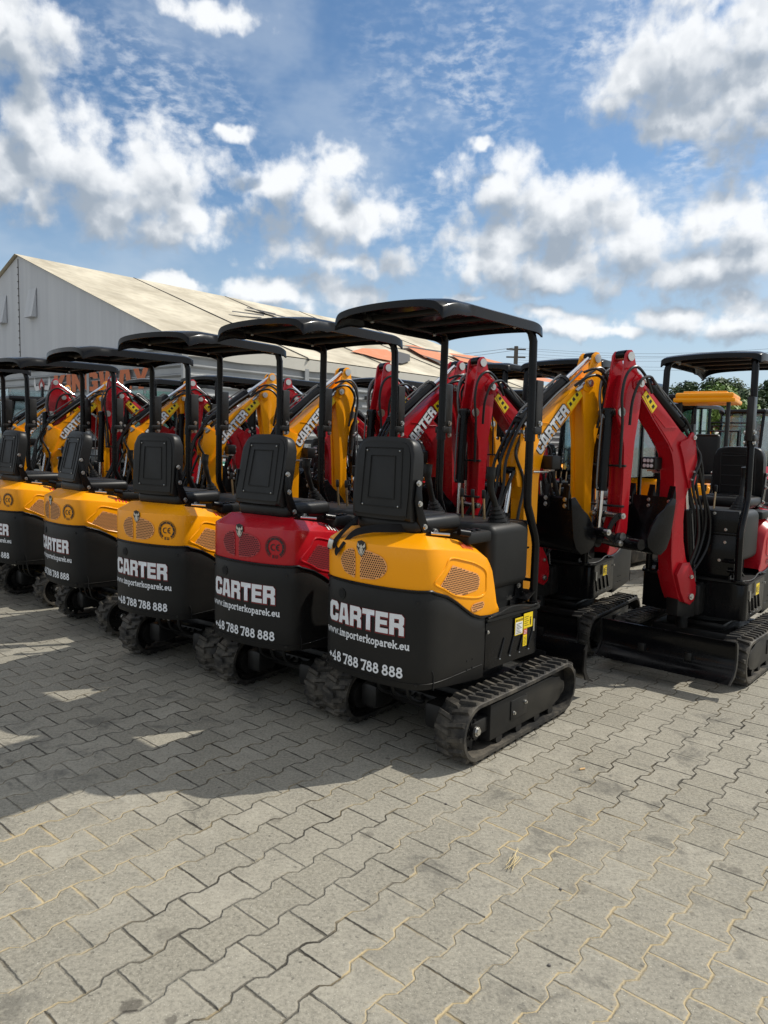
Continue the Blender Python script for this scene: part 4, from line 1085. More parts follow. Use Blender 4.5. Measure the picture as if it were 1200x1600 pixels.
STAINS = [(*gpx(u, v)[:2], r_, s_) for u, v, r_, s_ in ((205, 1572, .034, .62), (268, 1594, .02, .6), (1150, 1360, .035, .4), (1128, 1352, .02, .35), (628, 1120, .018, .5), (575, 1305, .03, .35), (605, 1185, .016, .6), (500, 1150, .014, .5), (1094, 1572, .012, .4), (1082, 1428, .012, .35), (858, 1509, .006, .8), (875, 1392, .006, .8), (920, 1376, .008, .7), (350, 1204, .009, .7), (365, 1204, .009, .7), (262, 1460, .05, .25), (430, 1280, .03, .3), (905, 1390, .04, .22))]
gm = ground_material()
bm = NB(); s_ = 1500
bm.faces.new([bm.verts.new(p) for p in ((-s_, -s_, 0), (s_, -s_, 0), (s_, s_, 0), (-s_, s_, 0))])
tagt(obj('ground', bm, gm, None, None), None, None, kind='structure')

# small litter
def wmat(name, c, r=.7, **k): M[name] = mat(name, c, r, **k); return name
wmat('filter', (.62, .38, .16)); wmat('paper', (.75, .7, .62)); wmat('straw', (.62, .5, .27)); wmat('stone', (.12, .11, .1))
p = gpx(910, 1203); bm = NB(); cyl(bm, p+Vector((-.014, -.004, .005)), p+Vector((.008, .004, .005)), .0045, n=10); cyl(bm, p+Vector((.008, .004, .005)), p+Vector((.013, .006, .005)), .0044, n=10)
tagt(obj('cigarette_butt', bm, 'filter'), 'small orange cigarette butt lying on the pavers right of the near track', 'litter')
p = gpx(800, 1352); bm = NB(); random.seed(3)
for k in range(9):
    a = R(62+random.uniform(-16, 16)); l = random.uniform(.06, .15); o_ = Vector((random.uniform(-.015, .015), random.uniform(-.015, .015), .004+.002*k))
    d_ = Vector((math.cos(a), math.sin(a), 0)); tube(bm, [p+o_-d_*l*.4, p+o_+Vector((.003, -.004, .004)), p+o_+d_*l*.6], .0011, 4, 3)
tagt(obj('dry_grass_tuft', bm, 'straw'), 'small wisp of dry straw lying on the sunlit pavers', 'litter')
for i, (u, v) in enumerate(((858, 1509), (1100, 1268), (876, 1390), (697, 1257))):
    p = gpx(u, v); bm = NB(); sph(bm, p+Vector((0, 0, .003)), .006, (1, .8, .6), 8)
    tagt(obj('pebble', bm, 'stone'), 'dark pebble on the open sunlit pavers', 'pebble', 'dark pebbles on the pavers')

# seat belt hanging from the nearest machine (a part of it)
def ribbon(bm, pts, w, side_, th=.002, sm=6):
    P_ = smoothpath(pts, sm); A, B = [], []
    for i, p in enumerate(P_):
        s2 = Vector(side_[min(len(side_)-1, int(i/len(P_)*len(side_)))]).normalized()*w*.5
        A.append(bm.verts.new(p-s2)); B.append(bm.verts.new(p+s2))
    fs = [bm.faces.new((A[i], B[i], B[i+1], A[i+1])) for i in range(len(A)-1)]
    r_ = bmesh.ops.solidify(bm, geom=fs, thickness=th)
bm = NB()
ribbon(bm, [(.20, -.44, 1.165), (.10, -.545, 1.16), (-.02, -.60, 1.15), (-.11, -.64, 1.12), (-.165, -.665, 1.055), (-.20, -.66, 1.02), (-.22, -.65, 1.05), (-.20, -.62, 1.12), (-.17, -.58, 1.17)], .042, [(0, .35, 1)])
ribbon(bm, [(-.19, -.50, 1.21), (-.185, -.56, 1.17), (-.19, -.62, 1.13), (-.215, -.655, 1.08), (-.25, -.65, 1.03), (-.27, -.635, 1.04), (-.265, -.60, 1.09)], .042, [(1, 0, .2)])
wmat('webbing', (.012, .012, .014), .75, bump=.3, bscale=400)
sb_ = obj('seat_belt', bm, 'webbing', yel)
bm = NB(); box(bm, (-.250, -.655, 1.055), (.034, .014, .05), .004, rot=Matrix.Rotation(.3, 3, 'Y')); obj('belt_buckle', bm, 'zinc', sb_)

# ---------------------------------------------------------------- tent hall
LA = R(49.6)                                   # long direction
dl = Vector((math.cos(LA), math.sin(LA), 0)); dw = Vector((-math.sin(LA), math.cos(LA), 0))
c0 = Vector((-5.29, 19.2, 0)); HW, HE, HR, HL = 9.6, 4.0, 7.55, 21.5
def HP(l, w, z): return c0+dl*l+dw*w+Vector((0, 0, z))
def hall_mats():
    def wall():
        m = bpy.data.materials.new('ribbed_wall_sheet'); m.use_nodes = True; t = m.node_tree; g = NT(t); b = t.nodes['Principled BSDF']
        x, y, z = g.sep(g.n('ShaderNodeNewGeometry').outputs['Position'])[:3]
        n_ = g.noise(g.n('ShaderNodeNewGeometry').outputs['Position'], 1.2, 5, .6)
        t.links.new(g.mix(g.ramp(n_, .3, .7), (.25, .26, .265), (.33, .34, .345)), b.inputs['Base Color'])
        b.inputs['Metallic'].default_value = .25; b.inputs['Roughness'].default_value = .42
        return m
    M['sheet'] = wall()
    m = mat('gable_fabric', (.5, .51, .53), .75); t = m.node_tree; g = NT(t); b = t.nodes['Principled BSDF']
    pos = g.n('ShaderNodeNewGeometry').outputs['Position']
    st = g.noise(g.vm('MULTIPLY', pos, (1, 1, .05)), 3, 4, .55); bl = g.noise(pos, .35, 4)
    t.links.new(g.mix(g.ramp(g.m('ADD', g.m('MULTIPLY', st, .6), g.m('MULTIPLY', bl, .4)), .35, .65), (.46, .475, .50), (.53, .545, .565)), b.inputs['Base Color'])
    bp = g.n('ShaderNodeBump'); bp.inputs['Strength'].default_value = .25; bp.inputs['Distance'].default_value = .04
    t.links.new(g.noise(g.vm('MULTIPLY', pos, (1, 1, .12)), 2.2, 3), bp.inputs['Height']); t.links.new(bp.outputs[0], b.inputs['Normal']); M['gable'] = m
    m = mat('roof_membrane', (.62, .55, .40), .7); t = m.node_tree; g = NT(t); b = t.nodes['Principled BSDF']
    pos = g.n('ShaderNodeNewGeometry').outputs['Position']
    bl = g.noise(pos, .5, 5, .6); st = g.noise(pos, 3, 4)
    t.links.new(g.mix(g.ramp(g.m('ADD', g.m('MULTIPLY', bl, .7), g.m('MULTIPLY', st, .3)), .35, .65), (.43, .375, .275), (.64, .575, .44)), b.inputs['Base Color'])
    l_ = g.vm('DOT_PRODUCT', pos, tuple(dl), 1)
    wv = g.m('SINE', g.m('ADD', g.m('MULTIPLY', l_, 2*PI/2.6), g.m('MULTIPLY', g.noise(pos, .4, 2), 4)))
    bp = g.n('ShaderNodeBump'); bp.inputs['Strength'].default_value = .6; bp.inputs['Distance'].default_value = .10
    t.links.new(g.m('ADD', wv, g.noise(pos, 1.1, 3)), bp.inputs['Height']); t.links.new(bp.outputs[0], b.inputs['Normal']); M['roof'] = m
hall_mats()
wmat('orange_sign', (.50, .13, .04), .6, noise=.25); wmat('fadeorange', (.62, .21, .09), .7, noise=.3, nscale=3, col2=(.6, .45, .3)); wmat('ink', (.07, .065, .06), .7); wmat('palefab', (.58, .56, .50), .7, noise=.2, nscale=2)
wmat('signwhite', (.6, .6, .6), .6); wmat('darkredsign', (.3, .03, .02), .6)
hall = bpy.data.objects.new('tent_hall', None); COL.objects.link(hall); hall.location = c0
tagt(hall, 'large grey tent hall with beige membrane roof and orange lettering behind the excavators', 'building')
def hobj(name, bm, m, parent=None, smooth=None):
    bmesh.ops.translate(bm, verts=bm.verts, vec=-c0); o = obj(name, bm, m, parent or hall, smooth if smooth else None); return o
ZS = 3.96            # top of sheet wall
bm = NB()
g_ = [(0, ZS), (0, HE), (HW, HR), (2*HW, HE), (2*HW, ZS)]
bm.faces.new([bm.verts.new(HP(0, w, z)) for w, z in g_]); bm.faces.new([bm.verts.new(HP(HL, w, z)) for w, z in [(0, 0)]+g_[1:-1]+[(2*HW, 0)]])
gab = hobj('gable_wall', bm, 'gable')
bm = NB()
for w in (HW+.0,): cyl(bm, HP(-.01, w, ZS), HP(-.01, w, HR-.1), .012, n=6)
for k in range(14): z = ZS+.15+k*.235; box(bm, HP(-.02, HW, z), (.05, .02, .035))
hobj('gable_lacing', bm, 'ink', gab)
bm = NB()
for w in (HW-1.05, HW+1.25):
    A = HP(0, w, 0); vs = [HP(-.02, w-.5, 6.3), HP(-.02, w+.1, 6.35), HP(-.34, w-.2+.35, 5.15), HP(-.34, w-.6, 5.1)]
    tri = [bm.verts.new(p) for p in (HP(-.02, w-.28, 6.35), HP(-.02, w+.28, 6.35), HP(-.20, w+.28, 5.4), HP(-.20, w-.28, 5.4), HP(-.02, w+.28, 5.4), HP(-.02, w-.28, 5.4))]
    for f in ((0, 1, 2, 3), (1, 4, 2), (0, 3, 5), (3, 2, 4, 5)): bm.faces.new([tri[i] for i in f])
hobj('vent_flap', bm, 'gable', gab)
# roof, two slopes with overhang and sagging bays
bm = NB(); nl, nw = 44, 8
for sgn in (0, 1):
    g = []
    for i in range(nl+1):
        l = -.12+(HL+.24)*i/nl; bay = (l % 4.3)/4.3; row = []
        for j in range(nw+1):
            t_ = j/nw; w = -.12+(HW+.12)*t_ if sgn == 0 else 2*HW+.12-(HW+.12)*t_
            z = HE-.04+(HR-HE+.04)*t_+.05-.10*math.sin(PI*bay)*math.sin(PI*t_)
            row.append(bm.verts.new(HP(l, w, z)))
        g.append(row)
    for i in range(nl):
        for j in range(nw): bm.faces.new((g[i][j], g[i+1][j], g[i+1][j+1], g[i][j+1]))
roof = hobj('roof', bm, 'roof', None, 20)
bm = NB()
for l in (4.3, 8.6, 12.9, 17.2):
    tube(bm, [HP(l, -.13+(HW+.12)*t_/10, HE+.03+(HR-HE+.02)*t_/10) for t_ in range(11)], .018, 5)
    box(bm, HP(l, -.15, HE-.02), (.06, .06, .07))
hobj('roof_seam', bm, 'ink', roof)
# valance
bm = NB(); nv = 60; a_, b_ = [], []
for i in range(nv+1):
    l = -.1+(HL+.2)*i/nv; s2 = .03*math.sin(i*1.3)
    a_.append(bm.verts.new(HP(l, -.125, HE-.02))); b_.append(bm.verts.new(HP(l, -.10-.03*abs(s2)*10*.3, HE-.34+.02*math.sin(i*.9))))
for i in range(nv): bm.faces.new((a_[i], a_[i+1], b_[i+1], b_[i]))
hobj('eave_valance', bm, 'palefab', roof)
# long side wall of horizontal ribbed sheets, and the lower gable wall
def sheet_wall(A, B, z0, z1, n_out):
    bm = NB(); zs = []; z = z0
    prof = []
    while z < z1: prof += [(z, 0), (z+.12, 0), (z+.175, .07), (z+.195, .07), (z+.235, 0)]; z += .25
    for (za, oa), (zb_, ob) in zip(prof, prof[1:]):
        if zb_ <= za: continue
        bm.faces.new([bm.verts.new(p) for p in (A+n_out*oa+Vector((0, 0, za)), B+n_out*oa+Vector((0, 0, za)), B+n_out*ob+Vector((0, 0, zb_)), A+n_out*ob+Vector((0, 0, zb_)))])
    return bm
hobj('side_wall', sheet_wall(HP(0, 0, 0), HP(HL, 0, 0), 0, HE-.05, -dw), 'sheet')
fw = hobj('front_wall', sheet_wall(HP(0, 0, 0), HP(0, 2*HW, 0), 0, ZS-.06, -dl), 'sheet')
bm = NB(); box(bm, HP(-.06, HW, ZS), (.1, 2*HW+.2, .16), rot=Matrix.Rotation(LA, 3, 'Z')); hobj('wall_cap', bm, 'sheet', fw)
bm = NB()
for l in (0, 4.3, 8.6, 12.9, 17.2, HL): box(bm, HP(l, -.06, HE/2-.05), (.16, .09, HE-.1), rot=Matrix.Rotation(LA, 3, 'Z'))
for w in (4.8, 2*HW): box(bm, HP(-.06, w, ZS/2), (.09, .14, ZS), rot=Matrix.Rotation(LA, 3, 'Z'))
hobj('wall_column', bm, 'sheet')
bm = NB()
for l in (2.6, 7.0, 11.2): box(bm, HP(l, -.16, 3.0), (.1, .2, .12), rot=Matrix.Rotation(LA, 3, 'Z')); cyl(bm, HP(l, -.1, 3.0), HP(l, -.3, 2.95), .03, n=8)
hobj('security_camera', bm, 'ink')
# KINGWAY letters on front wall: pixel 85..232 wide, 578..612 high
def wplane(u, v, P0, n):
    d = px_dir(u, v); o_ = Vector((0, 0, CAM_H)); return o_+d*((P0-o_).dot(n)/d.dot(n))
L0 = wplane(85, 596, HP(-.08, 0, 0), dl); L1 = wplane(233, 594, HP(-.08, 0, 0), dl)
T0 = wplane(160, 580, HP(-.08, 0, 0), dl); B0 = wplane(160, 604, HP(-.08, 0, 0), dl)
wl0, wl1 = (L0-c0).dot(dw), (L1-c0).dot(dw); zt_, zb_ = T0.z, B0.z
t = block_text('KINGWAY', (zt_-zb_)*1.25, abs(wl0-wl1), 0)
for v in t.verts: v.co = HP(-.09, wl0-v.co.x, zb_-.12+v.co.y)
hobj('wall_lettering', t, 'orange_sign', fw)
# horned crest left of the letters
C_ = wplane(66, 603, HP(-.08, 0, 0), dl); wc, zc0 = (C_-c0).dot(dw), C_.z
bm = NB()
def cf(poly, off, mi): bm.faces.new([bm.verts.new(HP(-.09-off, wc-a*1.0, zc0+b*1.0)) for a, b in poly]).material_index = mi
for sx in (-1, 1):
    cf([(sx*.12, .02), (sx*.42, .0), (sx*.52, .30), (sx*.60, .05), (sx*.45, -.16), (sx*.16, -.12)], 0, 0)
cf([(0, .26), (.22, .06), (.16, -.12), (-.16, -.12), (-.22, .06)], .01, 1); cf([(0, .13), (.1, .02), (.08, -.06), (-.08, -.06), (-.1, .02)], .02, 0)
for k in range(5): cf([(-.42+.17*k, -.34), (-.29+.17*k, -.34), (-.29+.17*k, -.2), (-.42+.17*k, -.2)], .0, 0)
hobj('wall_crest', bm, ['signwhite', 'darkredsign'], fw)
# big faded lettering on the roof
def rpt(u, v):
    n = (HP(0, HW, HR)-HP(0, 0, HE)).cross(dl).normalized(); return wplane(u, v, HP(0, 0, HE+.06), n)
RN = (HP(0, HW, HR)-HP(0, 0, HE)).cross(dl).normalized(); RN = RN if RN.z > 0 else -RN
def rface(bm, pix, off, mi):
    bm.faces.new([bm.verts.new(rpt(u, v)+RN*off) for u, v in pix]).material_index = mi
bm = NB()
rface(bm, [(548, 551), (566, 546), (604, 548), (616, 556), (612, 566), (590, 562), (570, 556)], .05, 0)
rface(bm, [(612, 548), (640, 556), (640, 566), (628, 570), (616, 568), (618, 556)], .05, 1)
rface(bm, [(632, 541), (646, 541), (700, 556), (690, 566), (664, 560)], .05, 0)
rface(bm, [(700, 553), (745, 558), (800, 572), (806, 580), (760, 574), (720, 566)], .05, 0)
rface(bm, [(655, 555), (690, 566), (700, 572), (690, 571)], .055, 1)
rface(bm, [(748, 568), (800, 581), (870, 596), (872, 600), (820, 594), (770, 582)], .05, 0)
for (a, b) in (((385, 482), (430, 492)), ((400, 486), (450, 498)), ((362, 488), (412, 494)), ((620, 540), (700, 552)), ((706, 556), (790, 572))):
    rface(bm, [a, b, (b[0], b[1]+2.2), (a[0], a[1]+1.6)], .06, 1)
for fs in clusters(bm, .02):
    b2 = NB()
    for f in fs: b2.faces.new([b2.verts.new(v.co) for v in f.verts]).material_index = f.material_index
    hobj('painted_mark', b2, ['fadeorange', 'ink'], roof)
bm.free()

# ---------------------------------------------------------------- wires and pole
wmat('wood', (.10, .085, .07), .8); wmat('wire', (.09, .10, .11), .5)
pp_ = at(806, 560, 62); ptop = at(806, 541, 62).z
bm = NB(); cyl(bm, (pp_.x, 62, 0), (pp_.x, 62, ptop), .22, .17, 10); pole = obj('utility_pole', bm, 'wood'); tagt(pole, 'utility pole rising behind the hall roof with wires running right', 'pole')
bm = NB(); box(bm, (pp_.x, 62, ptop-.25), (1.6, .12, .12)); box(bm, (pp_.x, 62, ptop-.9), (1.6, .12, .12)); obj('crossarm', bm, 'wood', pole)
i = 0
for (y0, y1) in ((543, 541), (546, 548), (552, 546), (556, 553), (562, 566), (566, 572)):
    bm = NB(); A = at(806, y0, 62); B = at(1260, y1, 50+i*2); pts = [A.lerp(B, k/24)-Vector((0, 0, .5*math.sin(PI*k/24))) for k in range(25)]
    tube(bm, pts, .010, 4); o = obj('overhead_wire', bm, 'wire')
    tagt(o, 'thin overhead wire spanning the sky to the right of the utility pole', 'wire', 'overhead wires right of the pole'); i += 1
for (y0, y1) in ((549, 543), (556, 547)):
    bm = NB(); A = at(806, y1, 62); B = at(560, y0+8, 80); tube(bm, [A.lerp(B, k/16)-Vector((0, 0, .4*math.sin(PI*k/16))) for k in range(17)], .016, 4)
    tagt(obj('overhead_wire', bm, 'wire'), 'thin wire leaving the utility pole leftwards above the hall roof', 'wire', 'wires left of the pole')

# ---------------------------------------------------------------- trees
def leafmat(name, c1, c2):
    m = mat(name, c1, .6, spec=.3); t = m.node_tree; g = NT(t); b = t.nodes['Principled BSDF']
    oi = g.n('ShaderNodeNewGeometry').outputs['Random Per Island']
    t.links.new(g.mix(oi, c1, c2), b.inputs['Base Color']); M[name] = m
leafmat('leaf_dark', (.022, .05, .014), (.055, .09, .026)); leafmat('leaf_light', (.09, .17, .025), (.16, .24, .05)); wmat('bark', (.09, .07, .05), .9)
def make_tree(name, h, rad, leaf, n=5200, ls=.16, seed=1, low=.25):
    rnd = random.Random(seed)
    root = bpy.data.objects.new(name, None); COL.objects.link(root)
    bm = NB(); tube(bm, [(0, 0, 0), (.1, 0, h*.3), (-.05, .1, h*.6), (0, 0, h*.9)], [.22*h/9]*4+[.16*h/9]*4+[.08*h/9]*4+[.03], 8, 4)
    clumps = []
    for k in range(34):
        a = rnd.uniform(0, 2*PI); t_ = rnd.uniform(low, 1); rr = rad*math.sin(PI*min(1, .25+.72*t_))**.6*rnd.uniform(.25, 1)
        c = Vector((math.cos(a)*rr, math.sin(a)*rr, h*t_*.93)); clumps.append((c, rad*rnd.uniform(.14, .34)))
        if k < 12: tube(bm, [(0, 0, c.z*.55), tuple(c*.6+Vector((0, 0, c.z*.25))), tuple(c)], [.06, .05, .04, .04, .03, .02, .015], 5, 3)
    obj('trunk', bm, 'bark', root)
    bm = NB()
    for k in range(n):
        c, r_ = rnd.choice(clumps); d = Vector((rnd.gauss(0, 1), rnd.gauss(0, 1), rnd.gauss(0, 1))).normalized()
        p = c+d*r_*rnd.uniform(.55, 1.05); s2 = ls*rnd.uniform(.6, 1.4)
        nrm = (d+Vector((rnd.uniform(-.7, .7), rnd.uniform(-.7, .7), rnd.uniform(-.2, .9)))).normalized(); a = nrm.orthogonal().normalized(); b = nrm.cross(a)
        th = rnd.uniform(0, PI); e1 = a*math.cos(th)+b*math.sin(th); e2 = nrm.cross(e1)
        bm.faces.new([bm.verts.new(q_) for q_ in (p-e1*s2, p-e2*s2*.5, p+e1*s2, p+e2*s2*.5)])
    obj('crown', bm, leaf, root, None)
    return root
T0_ = make_tree('broadleaf_tree', 9.0, 3.6, 'leaf_dark', 9000, .17, 2, .12)
TREES = [(1030, 52, 5.5), (1066, 48, 5.9), (1108, 55, 6.9), (1152, 50, 5.6), (1205, 56, 7.0), (1262, 50, 6.1), (1042, 64, 5.6), (1135, 66, 7.9), (1180, 46, 4.8)]
LB = ['small dark round tree at the left end of the belt, beside the red arm', 'left edge of the dark tree belt behind the yellow canopy', 'tall dark tree rising above the yellow canopy', 'dark tree seen through the right red excavator canopy posts', 'dark tree right of the front canopy post of the red excavator', 'dark tree at the right picture edge', 'low far dark tree ending the belt towards the wires', 'farthest dark tree in the middle of the belt', 'nearest and lowest dark tree beside the yellow boom at right']
for i, ((u, Y, h), lb) in enumerate(zip(TREES, LB)):
    o = T0_ if i == 0 else dup_tree(T0_); p = at(u, 700, Y); o.location = (p.x, Y, 0); o.rotation_euler = (0, 0, i*1.7); o.scale = (h/9*1.15, h/9*1.15, h/9)
    tagt(o, lb, 'tree', 'dark trees behind the yard')
T1_ = make_tree('young_tree', 4.6, 1.6, 'leaf_light', 6500, .10, 5, .12)
for i, (u, Y, h, lb) in enumerate(((1103, 24, 3.55, 'bright green young tree under the yellow canopy'), (1130, 26, 3.9, 'bright green young tree right of the yellow canopy post'))):
    o = T1_ if i == 0 else dup_tree(T1_); p = at(u, 700, Y); o.location = (p.x, Y, 0); o.rotation_euler = (0, 0, i*2.1); o.scale = (h/4.6,)*3
    tagt(o, lb, 'tree', 'bright green trees behind the yard')

# ---------------------------------------------------------------- background machines
wmat('glass', (.55, .68, .70), .03, trans=.92); wmat('tealglass', (.35, .6, .52), .03, trans=.9); wmat('tyre', (.02, .02, .02), .8); wmat('whitep', (.72, .70, .62), .5); wmat('brick', (.30, .11, .08), .85); wmat('pink', (.62, .04, .08), .4); wmat('teal', (.02, .25, .17), .4); wmat('greenmach', (.02, .12, .05), .4)
def cab_machine(loc, yaw, label, paint='yellow', glass='glass', cat='excavator', group=None, h=2.45, arm=True):
    root = bpy.data.objects.new('cab_excavator', None); COL.objects.link(root); root.location = loc; root.rotation_euler = (0, 0, yaw); tagt(root, label, cat, group)
    bm = NB()
    for sx in (-1, 1):
        prof = [(-.75, .08), (-.85, .22), (-.75, .40), (.75, .40), (.85, .22), (.75, .06), (-.72, .04)]
        prism(bm, prof, sx*.5, sx*.75, YZ, bev=.02)
    obj('crawler_track', bm, 'rubber', root)
    bm = NB(); box(bm, (0, 0, .5), (1.3, 1.5, .2), .04); box(bm, (0, -.55, .85), (1.35, .6, .6), .12, seg=4); obj('body', bm, paint, root)
    fr = NB(); Hc = h; x0, x1, y0, y1 = -.55, .35, -.35, .75
    for (x, y) in ((x0, y0), (x1, y0), (x0, y1), (x1, y1)): tube(fr, [(x, y, .6), (x, y+(.06 if y > 0 else 0), 1.3), (x, y-(.08 if y > 0 else 0), Hc-.08)], .035, 8)
    box(fr, ((x0+x1)/2, (y0+y1)/2-.02, Hc-.03), (x1-x0+.12, y1-y0+.05, .10), .04, seg=3)
    for (x, y) in ((x0, .2), (x1, .2)): box(fr, (x, y, 1.5), (.04, .04, 1.8))
    for y in (y0, y1): box(fr, ((x0+x1)/2, y, .95), (x1-x0, .05, .6))
    cabf = obj('cab_frame', fr, 'gloss', root)
    bm = NB()
    for x in (x0+.01, x1-.01): box(bm, (x, .2, 1.75), (.012, 1.0, 1.15))
    for y in (y0+.01, y1-.015): box(bm, ((x0+x1)/2, y, 1.78), (.82, .012, 1.1))
    obj('window_pane', bm, glass, cabf)
    bm = NB(); box(bm, (-.1, .0, 1.25), (.45, .12, .6), .05); box(bm, (-.1, .2, 1.0), (.45, .4, .12), .04); obj('seat', bm, 'vinyl', root)
    if not arm: return root
    bm = NB(); prism(bm, [(.7, .7), (.85, .6), (1.0, .8), (1.05, 1.5), (1.6, 2.3), (1.75, 2.35), (1.72, 2.48), (1.5, 2.42), (.86, 1.62)], .38, .52, YZ, bev=.01)
    bo_ = obj('boom', bm, paint, root)
    bm = NB(); prism(bm, [(1.55, 2.6), (1.7, 2.6), (1.85, 2.2), (1.72, 1.2), (1.62, 1.2), (1.55, 2.2)], .40, .5, YZ, bev=.01); obj('arm', bm, paint, root)
    bm = NB(); cyl(bm, (.45, 1.0, 1.75), (.45, 1.35, 2.2), .05); cyl(bm, (.45, 1.35, 2.2), (.45, 1.6, 2.52), .025); obj('hydraulic_cylinder', bm, 'hose', root)
    return root
p = at(1172, 660, 17); cab_machine((p.x, 17, 0), 2.3, 'glazed-cab excavator at the right edge beyond the red mini excavator', 'yellow', 'glass', group='glazed-cab excavators behind the rows')
p = at(1048, 660, 13); cab_machine((p.x, 13, 0), 2.5, 'glazed-cab excavator seen between the red arm and the right canopy', 'yellow', 'tealglass', group='glazed-cab excavators behind the rows')
p = at(955, 660, 10.5); cab_machine((p.x, 10.5, 0), 2.4, 'glazed-cab excavator behind the nearest yellow boom', 'yellow', 'glass', group='glazed-cab excavators behind the rows', arm=False)
# yellow canopied mini excavator
yc = bpy.data.objects.new('canopied_excavator', None); COL.objects.link(yc); p = at(1098, 660, 9.0); yc.location = (p.x+.05, 9.0, 0); yc.rotation_euler = (0, 0, 2.6); yc.scale = (.80, .80, 1.055)
tagt(yc, 'mini excavator with a bright yellow canopy roof in front of the dark trees', 'excavator')
bm = NB(); box(bm, (0, 0, 2.04), (.85, 1.0, .05), .02); box(bm, (0, 0, 2.09), (.8, .95, .06), .025)
for y in (-.3, 0, .3): box(bm, (0, y, 2.125), (.6, .2, .03), .012)
obj('canopy', bm, 'yellow', yc)
bm = NB()
for (x, y) in ((-.33, .4), (.33, .4)): tube(bm, [(x, y, 2.03), (x, y, 1.2), (x, y+.1, .6)], .03, 8)
obj('canopy_post', bm, 'satin', yc)
bm = NB(); box(bm, (0, -.35, .85), (.8, .5, .45), .1, seg=4); box(bm, (0, .05, .55), (.85, 1.2, .16), .03); obj('body', bm, 'yellow', yc)
bm = NB(); 
for k in range(4): box(bm, (0, -.605, .78+.05*k), (.4, .006, .02))
for k in range(4): box(bm, (-.1, .52, .78+.05*k), (.3, .006, .02))
obj('louvre', bm, 'hole', yc)
bm = NB(); box(bm, (0, -.2, 1.42), (.38, .12, .5), .05, seg=3); box(bm, (0, 0, 1.15), (.4, .4, .1), .04); obj('seat', bm, 'vinyl', yc)
bm = NB(); box(bm, (0, .42, .85), (.32, .12, .45), .03, seg=3); obj('console', bm, 'yellow', yc)
bm = NB()
for sx in (-1, 1): prism(bm, [(-.65, .05), (-.75, .17), (-.65, .32), (.65, .32), (.75, .17), (.65, .04)], sx*.36, sx*.54, YZ, bev=.02)
obj('crawler_track', bm, 'rubber', yc)

def tractor(loc, yaw, label, paint, sc=1.0):
    root = bpy.data.objects.new('compact_tractor', None); COL.objects.link(root); root.location = loc; root.rotation_euler = (0, 0, yaw); root.scale = (sc,)*3; tagt(root, label, 'tractor', 'compact tractors at the back of the yard')
    bm = NB(); box(bm, (0, .75, .95), (.5, 1.2, .5), .12, seg=4); obj('bonnet', bm, paint, root)
    bm = NB(); box(bm, (0, -.1, .7), (.4, 1.6, .3), .03); box(bm, (0, 1.1, .45), (.8, .12, .12), .02); obj('chassis', bm, 'satin', root)
    bm = NB()
    for sx in (-1, 1): prism(bm, [(-.9, .9), (-.75, 1.2), (-.3, 1.22), (-.1, .95), (-.2, .92), (-.36, 1.12), (-.7, 1.1), (-.82, .88)], sx*.35, sx*.7, YZ)
    obj('mudguard', bm, paint, root)
    for sx in (-1, 1):
        for (y, r_, w_) in ((-.5, .5, .2), (1.1, .32, .14)):
            bm = NB(); cyl(bm, (sx*.5, y, r_), (sx*(.5+w_), y, r_), r_, n=26)
            wheel = obj('wheel', bm, 'tyre', root); bm = NB(); cyl(bm, (sx*(.5+w_), y, r_), (sx*(.502+w_+.01), y, r_), r_*.5, n=18); obj('rim', bm, 'whitep', wheel)
    bm = NB(); box(bm, (0, -.35, 1.1), (.4, .4, .1), .03); box(bm, (0, -.55, 1.35), (.4, .1, .4), .04); obj('seat', bm, 'vinyl', root)
    bm = NB(); tube(bm, [(.45, -.7, .9), (.45, -.72, 2.1), (-.45, -.72, 2.1), (-.45, -.7, .9)], .03, 8); obj('roll_bar', bm, 'gloss', root)
    bm = NB(); bmesh.ops.create_circle(bm, segments=4, radius=.01); tube(bm, [(.17*math.cos(2*PI*k/14), .1+.05*math.cos(2*PI*k/14), 1.38+.17*math.sin(2*PI*k/14)) for k in range(15)], .014, 6); cyl(bm, (0, .1, 1.38), (0, .35, 1.15), .018, n=8); obj('steering_wheel', bm, 'hose', root)
    return root
p = at(1118, 700, 14); tractor((p.x, 14, 0), 2.6, 'red compact tractor seen between the yellow canopy post and the seat', 'pink')
p = at(1155, 700, 16); tractor((p.x, 16, 0), 2.9, 'red compact tractor behind the headrest of the right red excavator', 'pink')
p = at(1030, 700, 16); tractor((p.x, 16, 0), 2.9, 'red compact tractor behind the tall red boom', 'red')
p = at(880, 700, 15); tractor((p.x, 15, 0), 2.4, 'yellow compact tractor seen under the nearest yellow boom', 'yellow')
p = at(1085, 700, 12.5); tractor((p.x, 12.5, 0), 2.2, 'small dark tractor squeezed between the yellow canopied excavator and the tall red boom', 'satin', .9)
p = at(1100, 700, 18); tractor((p.x, 18, 0), 3.3, 'red compact tractor in the gap under the yellow canopy, farthest back', 'red')
